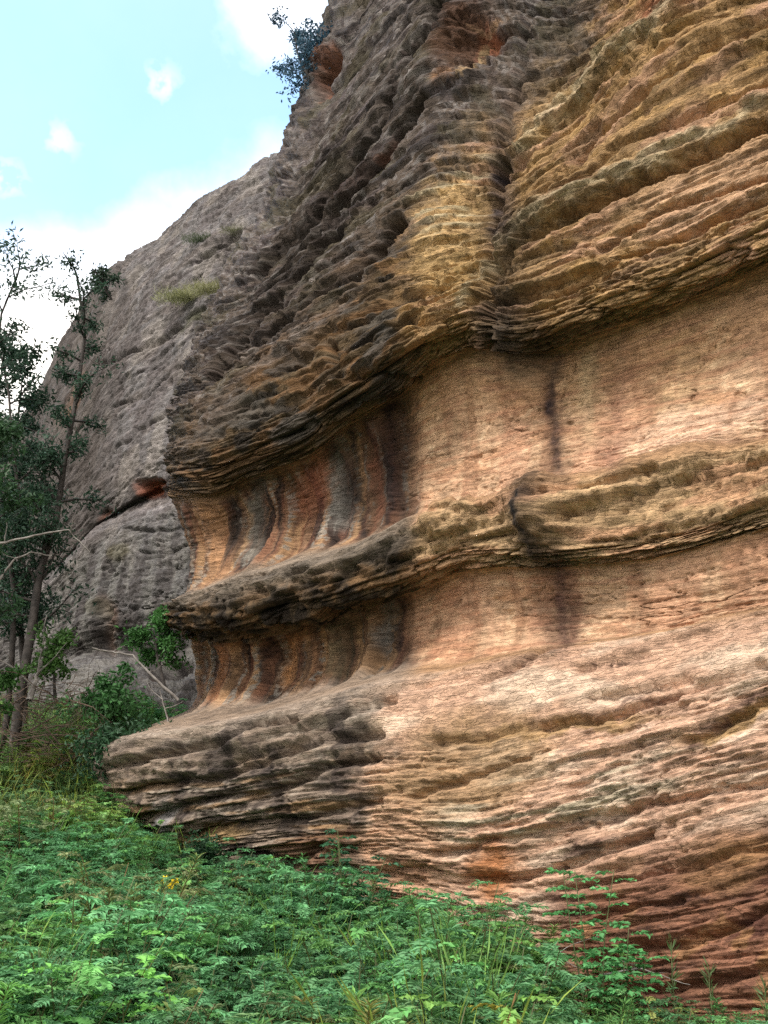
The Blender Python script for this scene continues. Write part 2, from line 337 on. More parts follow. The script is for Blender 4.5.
for p_, w_, dd in [([(768, 33), (700, 60), (640, 105), (590, 150), (545, 200)], 5, .22), ([(768, 128), (700, 158), (640, 186), (590, 212), (530, 245), (500, 275)], 5, .24),
                  ([(768, 90), (690, 120), (620, 150), (575, 190)], 4, .14), ([(600, 250), (660, 215), (740, 190), (768, 182)], 3, .14), ([(560, 290), (620, 262), (690, 235), (768, 205)], 4, .15),
                  ([(400, 330), (440, 322), (490, 300)], 4, .15), ([(390, 300), (430, 290), (480, 275)], 4, .14), ([(505, 310), (560, 295), (610, 280)], 4, .14),
                  ([(470, 540), (540, 530), (620, 500), (700, 480), (768, 465)], 3, .09), ([(540, 500), (600, 488), (660, 474)], 3, .12), ([(560, 520), (650, 505), (720, 485)], 2.5, .08),
                  ([(580, 672), (615, 665), (652, 656)], 2, .09), ([(590, 698), (640, 690), (690, 680)], 4, .12), ([(480, 684), (520, 665), (545, 652)], 2.5, .08), ([(540, 725), (620, 716), (690, 690), (768, 668)], 4, .12),
                  ([(690, 745), (730, 722), (768, 705)], 5, .14), ([(440, 745), (520, 728), (600, 722)], 4, .10), ([(420, 800), (480, 775), (530, 760)], 4, .12), ([(440, 852), (520, 838), (600, 815), (700, 795), (768, 782)], 4, .14),
                  ([(560, 868), (610, 850), (650, 838)], 5, .16), ([(550, 840), (600, 825), (632, 810)], 6, .12), ([(590, 960), (650, 948), (720, 930), (768, 910)], 5, .16), ([(470, 878), (520, 880), (560, 868)], 4, .12),
                  ([(560, 890), (640, 880), (690, 868), (768, 850)], 3, .10), ([(600, 920), (640, 905), (680, 905)], 3, .1), ([(640, 990), (700, 985), (768, 968)], 5, .12),
                  ([(112, 765), (180, 752), (215, 745), (260, 728), (300, 722)], 4, .20), ([(125, 792), (180, 782), (215, 778), (270, 766), (330, 742), (384, 738)], 4, .20), ([(150, 815), (200, 800), (262, 795), (330, 770), (384, 760)], 4, .16),
                  ([(190, 835), (250, 822), (310, 815), (384, 800)], 4, .16), ([(270, 858), (295, 862), (320, 848)], 6, .22), ([(230, 765), (300, 748), (350, 720), (400, 705)], 3, .14), ([(300, 735), (360, 712), (400, 700)], 3, .1)]:
    groove(p_, w_, dd, .8)
# bulging tongue above the right-hand rock swoop, cave with a bright floor
d += 0.14*np.exp(-(seg_dist(XW, YW, [(690, 5), (640, 50), (600, 88), (552, 128), (532, 152)])/13)**2)
d += 0.10*np.exp(-(seg_dist(XW, YW, [(768, 108), (660, 158), (590, 196), (540, 222), (510, 250)])/12)**2)
d += 0.12*np.exp(-(seg_dist(XW, YW, [(700, 455), (640, 475), (585, 500), (545, 520)])/16)**2)
d -= 0.34*blob(XW, YW, 478, 42, 34, 26, -10, .8); d += 0.10*blob(XW, YW, 478, 82, 40, 12, -12, .9)
d -= 0.55*blob(XW, YW, 325, 78, 14, 26, 25)
d += 0.22*blob(XW, YW, 535, 515, 34, 34, 0, .9)
d += 0.15*blob(XW, YW, 455, 520, 40, 16, -15)
d += hol*(.014*fbm(U*.9, H*11, 151, 4)+.012*fbm(U*7, H*9, 153, 4)-.05*sm(value2(U*5, H*7, 155), .9, 1.0)*(1-left)*.6-.03*(1-sm(np.abs(fbm(U*.5, H*2.2, 157, 4)), 0, .03)))
d *= sm(X, 60, 200)*0.4+0.6
A.displace(d)

# ---- colour put on the rock: beds, crust, lichen, seep stains, skylight on ledge tops (authored in photo coordinates, fixed to the rock)
def mix(c, col, m): return c*(1-m[..., None])+np.asarray(col)*m[..., None]
G = 0.62
def c_(r, g, b):
    v = lin(r, g, b); return (v*.80+v.mean()*.20)*G*np.array([1.02, .99, .93])
n_l = fbm(U*0.8, H*3.0, 71, 4); n_b = fbm(U*0.5, H*7, 73, 4); n_m = fbm(U*2.5, H*3.5, 75, 4); n_f = fbm(U*9, H*14, 77, 3); n_s = fbm(U*4, H*0.35, 79, 3)
Cn = np.broadcast_to(c_(196, 150, 105), X.shape+(3,)).copy()
# upper right wall: ochre, olive, tan beds
m = 1-sm(K, 6.0, 6.5)
Cn = mix(Cn, c_(196, 154, 98), m); Cn = mix(Cn, c_(216, 166, 126), m*sm(n_l, .0, .5)); Cn = mix(Cn, c_(120, 100, 66), m*sm(n_b, .1, .5)*.5)
Cn = mix(Cn, c_(204, 160, 92), m*sm(n_m, .15, .6)*.7)
Cn = mix(Cn, c_(226, 178, 136), m*blob(XW, YW, 725, 185, 140, 48, -22, .8)*.85); Cn = mix(Cn, c_(200, 130, 92), m*blob(XW, YW, 680, 8, 50, 20, -25)*.9)
Cn = mix(Cn, c_(120, 96, 58), m*blob(XW, YW, 600, 190, 110, 34, -28)*.35); Cn = mix(Cn, c_(96, 84, 60), m*blob(XW, YW, 560, 60, 70, 50, 0)*.7)
Cn = mix(Cn, c_(216, 176, 108), m*blob(XW, YW, 455, 240, 52, 80, 0)*.8)
Cn = mix(Cn, c_(206, 190, 150), m*sm(n_b, .12, .3)*blob(XW, YW, 450, 190, 70, 60, 0)*.8)
for ln in ([(700, 5), (640, 52), (590, 98), (550, 132), (530, 155)], [(768, 112), (650, 165), (590, 198), (535, 226), (500, 262), (460, 300)]):
    q = seg_dist(XW, YW, ln); Cn = mix(Cn, c_(215, 195, 155), np.exp(-(q/5)**2)*.8)
# hollows: tan to pink with a washed look
Cn = mix(Cn, c_(222, 180, 142), hol*.85); Cn = mix(Cn, c_(205, 150, 108), hol*sm(n_l+0.3*n_m, -.1, .5)*.8); Cn = mix(Cn, c_(206, 166, 116), hol*blob(XW, YW, 640, 380, 90, 60, -20)*.6)
Cn = mix(Cn, c_(234, 194, 164), hol*blob(XW, YW, 700, 430, 110, 26, -14)*.8)
Cn = mix(Cn, c_(228, 205, 168), hol*sm(n_f*.6+n_m*.9, .4, .9)*.4); Cn = mix(Cn, c_(218, 162, 126), hol*sm(fbm(UT*1.5, H*.5, 85, 4), .0, .5)*.6); Cn = mix(Cn, c_(170, 120, 86), hol*sm(fbm(UT*3.2, H*.35, 87, 4), .12, .5)*.55)
Cn = mix(Cn, c_(204, 156, 104), band(5.6, 6.7, .3)*.5)
Cn = mix(Cn, c_(190, 130, 95), hol*sm(fbm(U*1.2, H*12, 83, 3), .1, .5)*.5)
# middle ledge
Cn = mix(Cn, c_(210, 172, 124), ledge*.9); Cn = mix(Cn, c_(218, 160, 118), ledge*sm(n_l, -.05, .3)*.7); Cn = mix(Cn, c_(150, 128, 82), ledge*sm(n_b, .1, .4)*.3)
# foot: pink, cream, ochre, red brown at the bottom right
Cn = mix(Cn, c_(222, 176, 146), foot); Cn = mix(Cn, c_(238, 206, 180), foot*sm(n_l, -.05, .4)*.85); Cn = mix(Cn, c_(176, 140, 92), foot*blob(XW, YW, 470, 770, 110, 60, -20)*.75)
Cn = mix(Cn, c_(188, 176, 150), foot*sm(n_b, .0, .3)*blob(XW, YW, 560, 800, 170, 34, -14)*.85)
Cn = mix(Cn, c_(186, 148, 96), foot*blob(XW, YW, 560, 728, 130, 9, -6)*.9); Cn = mix(Cn, c_(190, 150, 90), foot*blob(XW, YW, 735, 725, 70, 12, -22)*.9)
rb = foot*sm(YW+0.30*(X-640), 830, 900)*sm(XW, 520, 600)
Cn = mix(Cn, c_(162, 104, 74), rb*.9); Cn = mix(Cn, c_(112, 66, 52), rb*sm(n_l+.4*n_m, .02, .4)*.85); Cn = mix(Cn, c_(186, 134, 84), rb*sm(n_m, .25, .6)*.8)
Cn = mix(Cn, c_(180, 132, 84), rb*blob(XW, YW, 725, 860, 60, 40, -20)*.7)
Cn = mix(Cn, c_(196, 120, 50), blob(XW, YW, 492, 872, 34, 32, 0, .7)*.9*foot); Cn = mix(Cn, c_(196, 140, 96), foot*blob(XW, YW, 400, 850, 60, 50, 0)*.6)
for x_, y_, rx_, ry_, an in [(645, 700, 45, 5, -14), (520, 662, 34, 9, -14), (615, 668, 40, 4, -8), (605, 818, 36, 8, -18), (590, 845, 50, 7, -12), (720, 715, 34, 6, -25), (700, 745, 16, 8, -10), (640, 935, 46, 8, -10), (700, 905, 60, 5, -12), (566, 900, 30, 8, 0), (760, 700, 22, 9, -15), (645, 970, 60, 7, -5)]:
    Cn = mix(Cn, c_(96, 66, 58), foot*blob(XW+.6*wy, YW+5*n_m, x_, y_, rx_*1.1, ry_*.9, an, .9)*sm(n_f+n_b+.3, -.2, .4)*.85)
# upright seep stains
def streak(x0, y0, x1, y1, w, col, a):
    global Cn
    q = seg_dist(X+4.5*n_m+5*n_s+2*n_f, Y, [(x0, y0), (x1, y1)]); Cn = mix(Cn, col, np.exp(-(q/w)**2)*a*(0.75+.5*np.clip(n_m+.2, 0, 1)))
streak(545, 330, 560, 470, 13, c_(104, 70, 52), .75); streak(556, 365, 560, 470, 5, c_(62, 48, 50), .8); streak(560, 560, 561, 640, 4, c_(62, 48, 50), .75); streak(560, 560, 566, 640, 16, c_(92, 62, 62), .7)
streak(545, 560, 552, 645, 14, c_(120, 78, 60), .5); streak(620, 350, 615, 470, 13, c_(150, 104, 84), .5); streak(590, 360, 590, 440, 9, c_(190, 170, 130), .5)
streak(640, 570, 640, 625, 8, c_(160, 120, 95), .3); streak(535, 492, 540, 545, 20, c_(56, 48, 44), .95); streak(505, 320, 530, 352, 22, c_(60, 50, 42), .8); streak(650, 700, 655, 900, 20, c_(150, 112, 96), .25)
streak(500, 335, 520, 360, 30, c_(78, 62, 44), .6); streak(520, 230, 505, 330, 26, c_(74, 62, 50), .75); streak(512, 60, 500, 230, 18, c_(92, 80, 84), .85); streak(575, 310, 560, 345, 30, c_(120, 92, 56), .5)
# grey crust of the shoulder, darker tone of the left part
gr = np.clip(sm(-(XW+20*n_m-(412+.0*YW)), -18, 26)*(1-sm(K, 5.3, 6.0)), 0, 1)
crust = c_(122, 112, 110)
grey = gr
grey = np.maximum(grey*0, (1-sm(XW+.95*YW+25*n_m, 560, 650))*(1-sm(K, 4.9, 5.5)))
grey = np.maximum(grey, blob(XW, YW, 455, 105, 60, 22, -25)*.9)
lowgr = gr*(1-grey)
Cn = mix(Cn, c_(106, 88, 62), lowgr*.88); Cn = mix(Cn, c_(150, 108, 62), lowgr*sm(n_m+.3*n_b, .05, .4)*.8); Cn = mix(Cn, c_(58, 50, 42), lowgr*sm(-n_m+.5*n_b, .1, .5)*.85); Cn = mix(Cn, c_(110, 104, 98), lowgr*sm(fbm(U*2, H*2, 91, 4), .1, .4)*.8)
Cn = mix(Cn, crust, grey*.95); Cn = mix(Cn, c_(120, 100, 80), grey*sm(XW+.95*YW+40*n_l, 400, 600)*.6); Cn = mix(Cn, c_(96, 84, 88), grey*sm(n_m, -.05, .4)*.7); Cn = mix(Cn, c_(166, 160, 160), grey*sm(n_f+.6*n_l, .1, .6)*.7)
Cn = mix(Cn, c_(58, 50, 50), grey*sm(fbm(U*1.1, H*4, 93, 4), .12, .42)*.75); Cn = mix(Cn, c_(104, 96, 66), grey*sm(fbm(U*.9, H*1.6, 95, 4), .2, .5)*.6)
Cn = mix(Cn, c_(88, 62, 58), grey*blob(XW, YW, 352, 178, 40, 8, -42)*.8); Cn = mix(Cn, c_(176, 100, 64), blob(XW, YW, 385, 152, 14, 7, -30)*.8)
Cn = mix(Cn, c_(150, 92, 58), blob(XW, YW, 325, 66, 14, 30, 25)*.9); Cn = mix(Cn, c_(206, 120, 70), blob(XW, YW, 318, 88, 5, 16, 20)*.9)
Cn = mix(Cn, c_(112, 74, 48), blob(XW, YW, 470, 38, 48, 40, 0)*.9); Cn = mix(Cn, c_(184, 104, 56), blob(XW, YW, 486, 45, 18, 26, 0)*.8); Cn = mix(Cn, c_(150, 138, 96), blob(XW, YW, 478, 48, 9, 12, 0)*.7)
Cn = mix(Cn, c_(216, 178, 128), blob(XW, YW, 476, 76, 18, 4.5, -20)*1.0); Cn = mix(Cn, c_(180, 122, 66), blob(XW, YW, 445, 80, 14, 14, 0)*.7)
Cn = mix(Cn, c_(192, 150, 112), blob(XW, YW, 490, 27, 36, 2.5, -6)*.9)
# left hollows: upright stripes of rust, cream, black and grey
hl = np.clip(hol*left, 0, 1)*(1-.0)
su = UT*3.0+0.5*perlin2(UT*1.5, H*.8, 99)+.15*n_m
su = su+.12*n_s; s1 = fbm(su*0.9, H*0.22, 101, 4)
Cn = mix(Cn, c_(132, 96, 70), hl*.88); Cn = mix(Cn, c_(206, 160, 110), hl*sm(s1, .15, .45)*.75); Cn = mix(Cn, c_(56, 46, 46), hl*sm(-s1, .08, .35)*.9)
s2 = fbm(su*1.7+9, H*0.3, 103, 4); Cn = mix(Cn, c_(150, 146, 140), hl*sm(s2, .22, .42)*sm(n_f+.5*n_m, -.3, .2)*.8); Cn = mix(Cn, c_(150, 92, 64), hl*sm(-s2, .15, .45)*.45)
Cn = mix(Cn, c_(176, 98, 64), hl*blob(XW, YW, 315, 480, 30, 44, 0, .8)*.6)
streak(352, 430, 362, 530, 6, c_(50, 42, 44), .9); streak(338, 440, 342, 520, 8, c_(140, 138, 134), .8); streak(395, 390, 398, 505, 12, c_(66, 46, 44), .8); streak(376, 420, 380, 510, 6, c_(158, 96, 66), .7)
streak(258, 482, 250, 560, 8, c_(140, 134, 126), .8); streak(238, 490, 236, 560, 5, c_(60, 50, 46), .8); streak(212, 505, 218, 575, 11, c_(204, 150, 100), .8)
streak(300, 625, 285, 680, 9, c_(204, 144, 84), .85); streak(272, 625, 262, 680, 5, c_(52, 42, 44), .8); streak(318, 625, 305, 685, 5, c_(60, 48, 48), .6); streak(388, 600, 382, 650, 7, c_(150, 150, 150), .75); streak(398, 600, 400, 650, 5, c_(62, 48, 52), .8)
streak(240, 640, 230, 690, 4, c_(66, 48, 40), .8); streak(226, 640, 214, 700, 6, c_(190, 124, 70), .8); streak(345, 620, 340, 670, 12, c_(140, 124, 92), .7)
# darker, greyer left half of the ledge and foot
ll = ledge*left
Cn = mix(Cn, c_(104, 86, 62), ll*.9); Cn = mix(Cn, c_(178, 132, 80), ll*sm(n_m, .0, .4)*.7); Cn = mix(Cn, c_(60, 50, 42), ll*sm(-n_m+.4*n_f, .0, .45)*.85)
Cn = mix(Cn, c_(176, 160, 144), left*band(8.4, 9.5, .25)*.85)  # pale ledge top, its skylight put into the colour
fg = foot*(1-sm(XW+.12*(YW-700)+24*n_m, 350, 410))
Cn = mix(Cn, c_(158, 142, 128), fg*.88); Cn = mix(Cn, c_(98, 86, 82), fg*sm(n_l+.4*n_m, .02, .5)*.75); Cn = mix(Cn, c_(186, 172, 158), fg*sm(n_f*.6+n_b, .1, .45)*.65); Cn = mix(Cn, c_(178, 136, 86), fg*sm(n_b-.4*n_l, .2, .5)*sm(YW+.1*XW, 760, 830)*.85)
Cn = mix(Cn, c_(60, 52, 54), fg*sm(fbm(U*2.2, H*1.1, 107, 4), .2, .5)*.7); Cn = mix(Cn, c_(176, 174, 180), fg*blob(XW, YW, 172, 818, 9, 26, 0)*.8)
Cn = mix(Cn, c_(150, 98, 60), fg*blob(XW, YW, 330, 850, 60, 22, -6)*.7); Cn = mix(Cn, c_(186, 150, 90), fg*blob(XW, YW, 215, 836, 40, 9, -12)*.8)
Cn = mix(Cn, c_(168, 152, 138), band(12.9, 14.2, .25)*left*.7)  # shelf top painted paler, like the skylit ledge top
streak(345, 770, 350, 830, 9, c_(66, 52, 50), .4)
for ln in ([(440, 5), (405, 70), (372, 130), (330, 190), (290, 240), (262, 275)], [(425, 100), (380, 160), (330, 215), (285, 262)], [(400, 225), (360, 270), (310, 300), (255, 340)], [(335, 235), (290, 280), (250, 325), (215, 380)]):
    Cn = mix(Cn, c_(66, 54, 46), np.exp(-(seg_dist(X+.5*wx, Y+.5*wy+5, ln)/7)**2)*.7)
lf = (1-sm(X+.35*wx, 392, 424))*sm(K, 4.2, 5.6)*(1-sm(K, 13.2, 14))*(1-np.clip(hol, 0, 1)*(1-sm(X, 330, 392))); Cn = mix(Cn, Cn*.55+c_(60, 52, 50)*.3, lf*.55)  # darkens the rock left of the upright edge, below the shoulder
pale_rock = np.clip(1-lf-grey-lowgr-fg-ll, 0, 1); Cn *= (1+.16*pale_rock*(hol+foot*(1-rb)+.6*ledge+.35*upr))[..., None]
Cn *= (1-.20*np.clip(grey+lowgr+ll+hl*sm(X, 320, 400), 0, 1)-.02*fg)[..., None]
Cn *= (1+0.22*n_f+0.14*n_m)[..., None]
Cn = np.clip(Cn, 0.012, 0.75)
cliff = empty('sandstone_cliff', unproj(np.array(450.), np.array(930.), 8.6))
tag(cliff, 'near banded orange and grey sandstone cliff with two wind-carved hollows above a layered foot', 'cliff')
def keep(o, par):   # parent without moving
    o.parent = par; o.matrix_parent_inverse = __import__('mathutils').Matrix.Translation([-v for v in par.location]); return o
for k0, k1, nm, lb in [(0, 5, 'upper_face', 'grey crusted shoulder and ochre beds of the upper face'), (5, 6, 'overhang', None), (6, 8, 'upper_hollow', 'smooth tan upper hollow with dark upright seep stains'),
                       (8, 11, 'ledge', 'jutting layered ledge between the two hollows'), (11, 13, 'lower_hollow', 'low smooth hollow with curved rust and black stripes'), (13, len(Cc)-1, 'foot', 'layered pink and grey foot of the cliff')]:
    o = keep(A.part(k0, k1, nm, M_ROCK, None, Cn, np.clip(1-.55*hol, 0, 1)), cliff)
    if lb: o['label'] = lb
#@@REST@@
# ================================================================== grey cliff behind
Bc = [
 [(330,220,-9),(265,240,-9),(220,262,-9),(150,310,-9),(105,340,-9),(60,420,-9),(10,520,-9),(-90,620,-9),(-260,700,-9)],
 [(330,158,-2.2),(265,176,-2.2),(220,198,-2.2),(185,220,-2.2),(150,249,-2.2),(125,266,-2.2),(105,282,-2.2),(85,318,-2.2),(60,358,-2.2),(40,396,-2.2),(10,450,-2.2),(-90,560,-2.2),(-260,640,-2.4)],
 [(330,152,-1.4),(265,171,-1.4),(220,194,-1.4),(185,216,-1.4),(150,246,-1.4),(125,263,-1.4),(105,277,-1.3),(85,312,-1.2),(60,352,-1.2),(40,392,-1.2),(10,445,-1.2),(-90,555,-1.2),(-260,630,-1.4)],
 [(330,215,-.8),(265,232,-.8),(220,250,-.8),(185,272,-.8),(150,300,-.8),(125,325,-.7),(105,345,-.6),(85,375,-.5),(60,420,-.5),(40,455,-.5),(10,500,-.5),(-90,590,-.5),(-260,655,-.8)],
 [(330,275,-.35),(265,290,-.35),(220,302,-.3),(185,322,-.35),(150,352,-.35),(125,372,-.3),(105,392,-.2),(85,425,-.1),(60,465,-.1),(40,500,-.1),(10,540,0),(-90,620,-.1),(-260,670,-.4)],
 [(330,440,.25),(220,458,.25),(185,468,.25),(158,474,.2),(130,490,.2),(100,512,.2),(70,545,.2),(40,575,.3),(10,600,.4),(-90,660,.3),(-260,690,0)],
 [(330,458,-.2),(220,476,-.2),(185,486,-.2),(158,492,-.2),(130,505,-.15),(100,524,-.1),(70,554,.05),(40,583,.2),(10,610,.35),(-90,665,.3),(-260,695,0)],
 [(330,480,.5),(220,498,.5),(185,508,.45),(158,513,.4),(130,520,.35),(100,536,.3),(70,564,.25),(40,592,.3),(10,618,.4),(-90,670,.3),(-260,700,.1)],
 [(330,590,.6),(220,600,.6),(185,604,.6),(158,606,.55),(130,612,.45),(100,622,.4),(70,635,.4),(40,650,.5),(10,665,.6),(-90,695,.6),(-260,720,.3)],
 [(330,640,.2),(220,645,.2),(185,648,.2),(158,650,.15),(130,650,.1),(100,652,.2),(70,662,.3),(40,672,.5),(10,684,.6),(-90,710,.6),(-260,730,.4)],
 [(330,690,1.5),(220,690,1.5),(185,690,1.5),(158,685,1.5),(130,678,1.5),(100,672,1.6),(70,675,1.7),(40,684,1.8),(10,695,1.8),(-90,720,1.6),(-260,740,1.2)],
 [(330,780,2.6),(220,780,2.6),(185,780,2.6),(158,775,2.6),(130,770,2.7),(100,765,2.8),(70,762,2.8),(40,762,2.8),(10,765,2.8),(-90,780,2.4),(-260,800,2.2)],
 [(330,880,3.0),(220,880,3.0),(185,880,3.0),(158,875,3.0),(130,870,3.0),(100,865,3.0),(70,862,3.0),(40,862,3.0),(10,865,3.0),(-90,880,3.0),(-260,900,3.0)],
]
B = Sheet(Bc, 14.0, 330, 120, 170, 250, 10, [14, 10, 50, 50, 110, 16, 18, 74, 34, 30, 50, 20], corner=0.5)
X, Y, U, H, K = B.X, B.Y, B.U, B.H, B.K
w1 = 7*fbm(X/40, Y/40, 401, 3); w2 = 7*fbm(X/40, Y/40, 411, 3); XW, YW = X+w1, Y+w2
top = 1-sm(K, 5.2, 6); low = sm(K, 6.8, 7.4)
d = 0.25*fbm(U*.25, H*.25, 421, 3)+.05*(blocks(U, H, 3.5, .9, 251))
d += (beds(U, H, .8, 431, .25)*.16+beds(U, H, .3, 433, .4)*.11+beds(U, H, .13, 435, .7)*.06)*(.12*top+.05*low+.06)+blocks(U, H, 2.2, .30, 231)*.05+blocks(U, H, .8, .13, 241)*.035
e1 = np.abs(fbm(U*.5, H*1.5, 441, 4)); d += -.11*(1-sm(e1, 0, .04))-.08*(1-sm(np.abs(fbm(U*.7+H*.5, H*2.5, 445, 4)), 0, .05))+.03*fbm(U*5, H*9, 447, 3)
d += .03*fbm(U*1.5, H*7, 443, 4)
for p_, w_, dd in [([(265, 228), (230, 240), (200, 262)], 3, .35), ([(210, 300), (185, 318), (150, 345), (120, 362), (95, 362)], 4, .5), ([(40, 560), (20, 600), (8, 650)], 4, .4),
                  ([(190, 405), (165, 415), (140, 432)], 3, .25), ([(160, 420), (130, 445), (118, 452)], 3, .25), ([(48, 440), (44, 470), (34, 500)], 4, .5), ([(128, 240), (118, 290), (100, 345), (80, 360)], 4, .2),
                  ([(128, 527), (150, 529), (185, 527)], 2.5, .25), ([(135, 551), (160, 553), (190, 545)], 2.5, .25), ([(118, 560), (108, 590), (104, 620)], 4, .25), ([(84, 570), (86, 600), (92, 640)], 4, .25), ([(180, 370), (150, 395), (110, 410)], 2.5, .2), ([(185, 345), (150, 372)], 2.5, .2)]:
    d = d-dd*.7*np.exp(-(seg_dist(X+.6*w1, Y+.6*w2, p_)/(w_*.5))**2)*(.5+.5*sm(fbm(U*1.2, H*1.2, 499, 3), -.3, .2))
d -= .55*blob(XW, YW+2, 147, 487, 15, 9, 0, .5); d -= .2*blob(XW, YW, 105, 513, 9, 7, -30, .5); d += .25*blob(X, Y, 149, 489, 12, 2.5, 0, .6)
d -= .2*blob(XW, YW, 106, 630, 9, 26, 0, .7); d -= .8*blob(XW, YW, 170, 668, 24, 14, 0, .6)
d += .0
B.displace(d)
n_m = fbm(U*1.6, H*2.2, 471, 4); n_f = fbm(U*5, H*8, 473, 3); n_l = fbm(U*.5, H*1.5, 475, 4); n_v = fbm(U*2.5, H*.3, 477, 3)
Cn = np.broadcast_to(c_(138, 135, 140), X.shape+(3,)).copy()
Cn = mix(Cn, c_(122, 113, 118), sm(n_m, -.1, .35)*.6); Cn = mix(Cn, c_(168, 162, 164), sm(n_f+.6*n_l, .1, .6)*.6); Cn = mix(Cn, c_(98, 84, 74), sm(n_l, .1, .5)*.4); Cn = mix(Cn, c_(108, 100, 102), sm(fbm(U*1.2, H*.25, 481, 4), .0, .4)*.55); Cn = mix(Cn, c_(178, 170, 166), sm(fbm(U*.8, H*.6, 483, 4), .15, .5)*.5)
Cn = mix(Cn, c_(92, 84, 82), (1-sm(XW, 90, 150))*(1-sm(K, 5, 6))*.7); Cn = mix(Cn, c_(150, 108, 80), blob(XW, YW, 72, 400, 9, 34, 15)*.5)  # left end darker: its shading is put into the colour
Cn = mix(Cn, c_(106, 106, 106), low*.5); Cn = mix(Cn, c_(70, 64, 66), low*sm(n_v+.3*n_m, .0, .4)*.6); Cn = mix(Cn, c_(140, 140, 138), low*sm(-n_v+.4*n_f, .05, .45)*.5)
Cn = mix(Cn, c_(110, 104, 66), blob(XW, YW, 120, 550, 8, 12, 0)*.5); Cn = mix(Cn, c_(140, 98, 66), blob(XW, YW, 110, 625, 10, 30, 0)*.4); Cn = mix(Cn, c_(92, 92, 52), blob(XW, YW, 100, 610, 14, 10, 0)*.3)
Cn = mix(Cn, c_(214, 116, 70), blob(XW, YW+1, 147, 488, 17, 11, 0)*sm(n_f+.5, -.2, .3)); Cn = mix(Cn, c_(176, 100, 60), blob(XW, YW, 105, 514, 9, 4, -35)*.5); Cn = mix(Cn, c_(150, 90, 50), blob(XW, YW, 160, 672, 14, 8, 0)*.8)
Cn = mix(Cn, c_(92, 94, 66), blob(XW, YW, 200, 312, 36, 7, -32)*.8)
Cn *= (1+.22*n_f+.15*n_m)[..., None]; Cn = np.clip(Cn, .012, .7)
bcl = empty('grey_cliff', unproj(np.array(100.), np.array(760.), 12.0))
tag(bcl, 'rounded weathered grey cliff standing behind, with a small orange hollow in its face', 'cliff')
keep(B.part(0, 6.5, 'upper_face', M_BACK, None, Cn), bcl); keep(B.part(6.5, len(Bc)-1, 'lower_face', M_BACK, None, Cn), bcl)

# ================================================================== ground
GP = np.array([(0,0,0),(-5,0,.3),(6,0,-.1),(8,4,.1),(3.4,9.2,.35),(6,7,.2),(1.6,10.4,.6),(0,11.6,1.0),(-1.6,13,1.35),(-2.9,14.3,1.9),(-3.4,15.6,2.6),(-3.3,17.5,3.4),(-4.5,18.2,3.7),(-7,19,4.1),(-9.5,20,4.6),
               (-10,14,3.2),(-6.3,14,2.35),(-4.3,12,1.75),(-12,9,2.0),(-5.5,9,1.25),(-2.6,8.6,.85),(-8,5,.9),(0,5.5,.2),(3,6,.1),(0,8.6,.55),(1.8,8.2,.3),(-14,24,6),(-25,22,7),(-25,5,3),(-20,-15,0),(20,-15,-1.5),(0,-12,-.8),(20,5,-.5),(25,30,3),(5,25,4),(-5,35,8),(-30,50,10),(30,60,6),(0,80,8),(-60,0,4),(60,0,-2),(0,-60,-3),(-80,80,12),(80,80,5),(-80,-80,0),(80,-80,-4)], float)
def tps(r2): return 0.5*r2*np.log(r2+1e-9)
_A = tps(((GP[:, None, :2]-GP[None, :, :2])**2).sum(-1)) + np.eye(len(GP))*.05
_S = np.zeros((len(GP)+3,)*2); _S[:len(GP), :len(GP)] = _A; _S[:len(GP), len(GP):] = np.c_[np.ones(len(GP)), GP[:, :2]]; _S[len(GP):, :len(GP)] = _S[:len(GP), len(GP):].T
_W = np.linalg.solve(_S, np.r_[GP[:, 2], 0, 0, 0])
def gz(x, y):
    x = np.asarray(x, float); y = np.asarray(y, float); r = np.hypot(x, y); s = np.minimum(1, 95/np.maximum(r, 1)); xx, yy = x*s, y*s
    z = np.zeros(np.shape(xx))+_W[-3]+_W[-2]*xx+_W[-1]*yy
    for (a, b, _), w in zip(GP, _W[:len(GP)]): z = z+w*tps((xx-a)**2+(yy-b)**2)
    far = sm(r, 90, 400); z = z*(1-far)
    return z+.10*fbm(x*.7, y*.7, 500, 3)*(1-sm(r, 60, 100))
q = np.linspace(-1, 1, 361); ax_ = np.sign(q)*(np.abs(q)*16+np.abs(q)**7*1500)
GX, GY = np.meshgrid(ax_, ax_+6); GZ = gz(GX, GY); idx = np.arange(GX.size).reshape(GX.shape)
F = np.stack([idx[:-1, :-1], idx[:-1, 1:], idx[1:, 1:], idx[1:, :-1]], -1).reshape(-1, 4)
mg, nt, b = new_mat('soil'); N = nt.nodes.new; L = nt.links.new
tc = N('ShaderNodeTexCoord'); n1 = N('ShaderNodeTexNoise'); n1.inputs['Scale'].default_value = 1.6; n1.inputs['Detail'].default_value = 8; L(tc.outputs['Object'], n1.inputs['Vector'])
cr = N('ShaderNodeValToRGB'); e = cr.color_ramp.elements; e[0].position = .35; e[0].color = (.02, .035, .012, 1); e[1].position = .7; e[1].color = (.10, .08, .05, 1); e.new(.5).color = (.035, .05, .02, 1)
L(n1.outputs[0], cr.inputs[0]); L(cr.outputs[0], b.inputs['Base Color']); bp = N('ShaderNodeBump'); bp.inputs['Distance'].default_value = .05; L(n1.outputs[0], bp.inputs['Height']); L(bp.outputs[0], b.inputs['Normal'])
g = mesh_np('ground', np.stack([GX, GY, GZ], -1).reshape(-1, 3), F, mg, smooth=True); tag(g, 'sloping earth under the green undergrowth', 'ground', kind='structure')

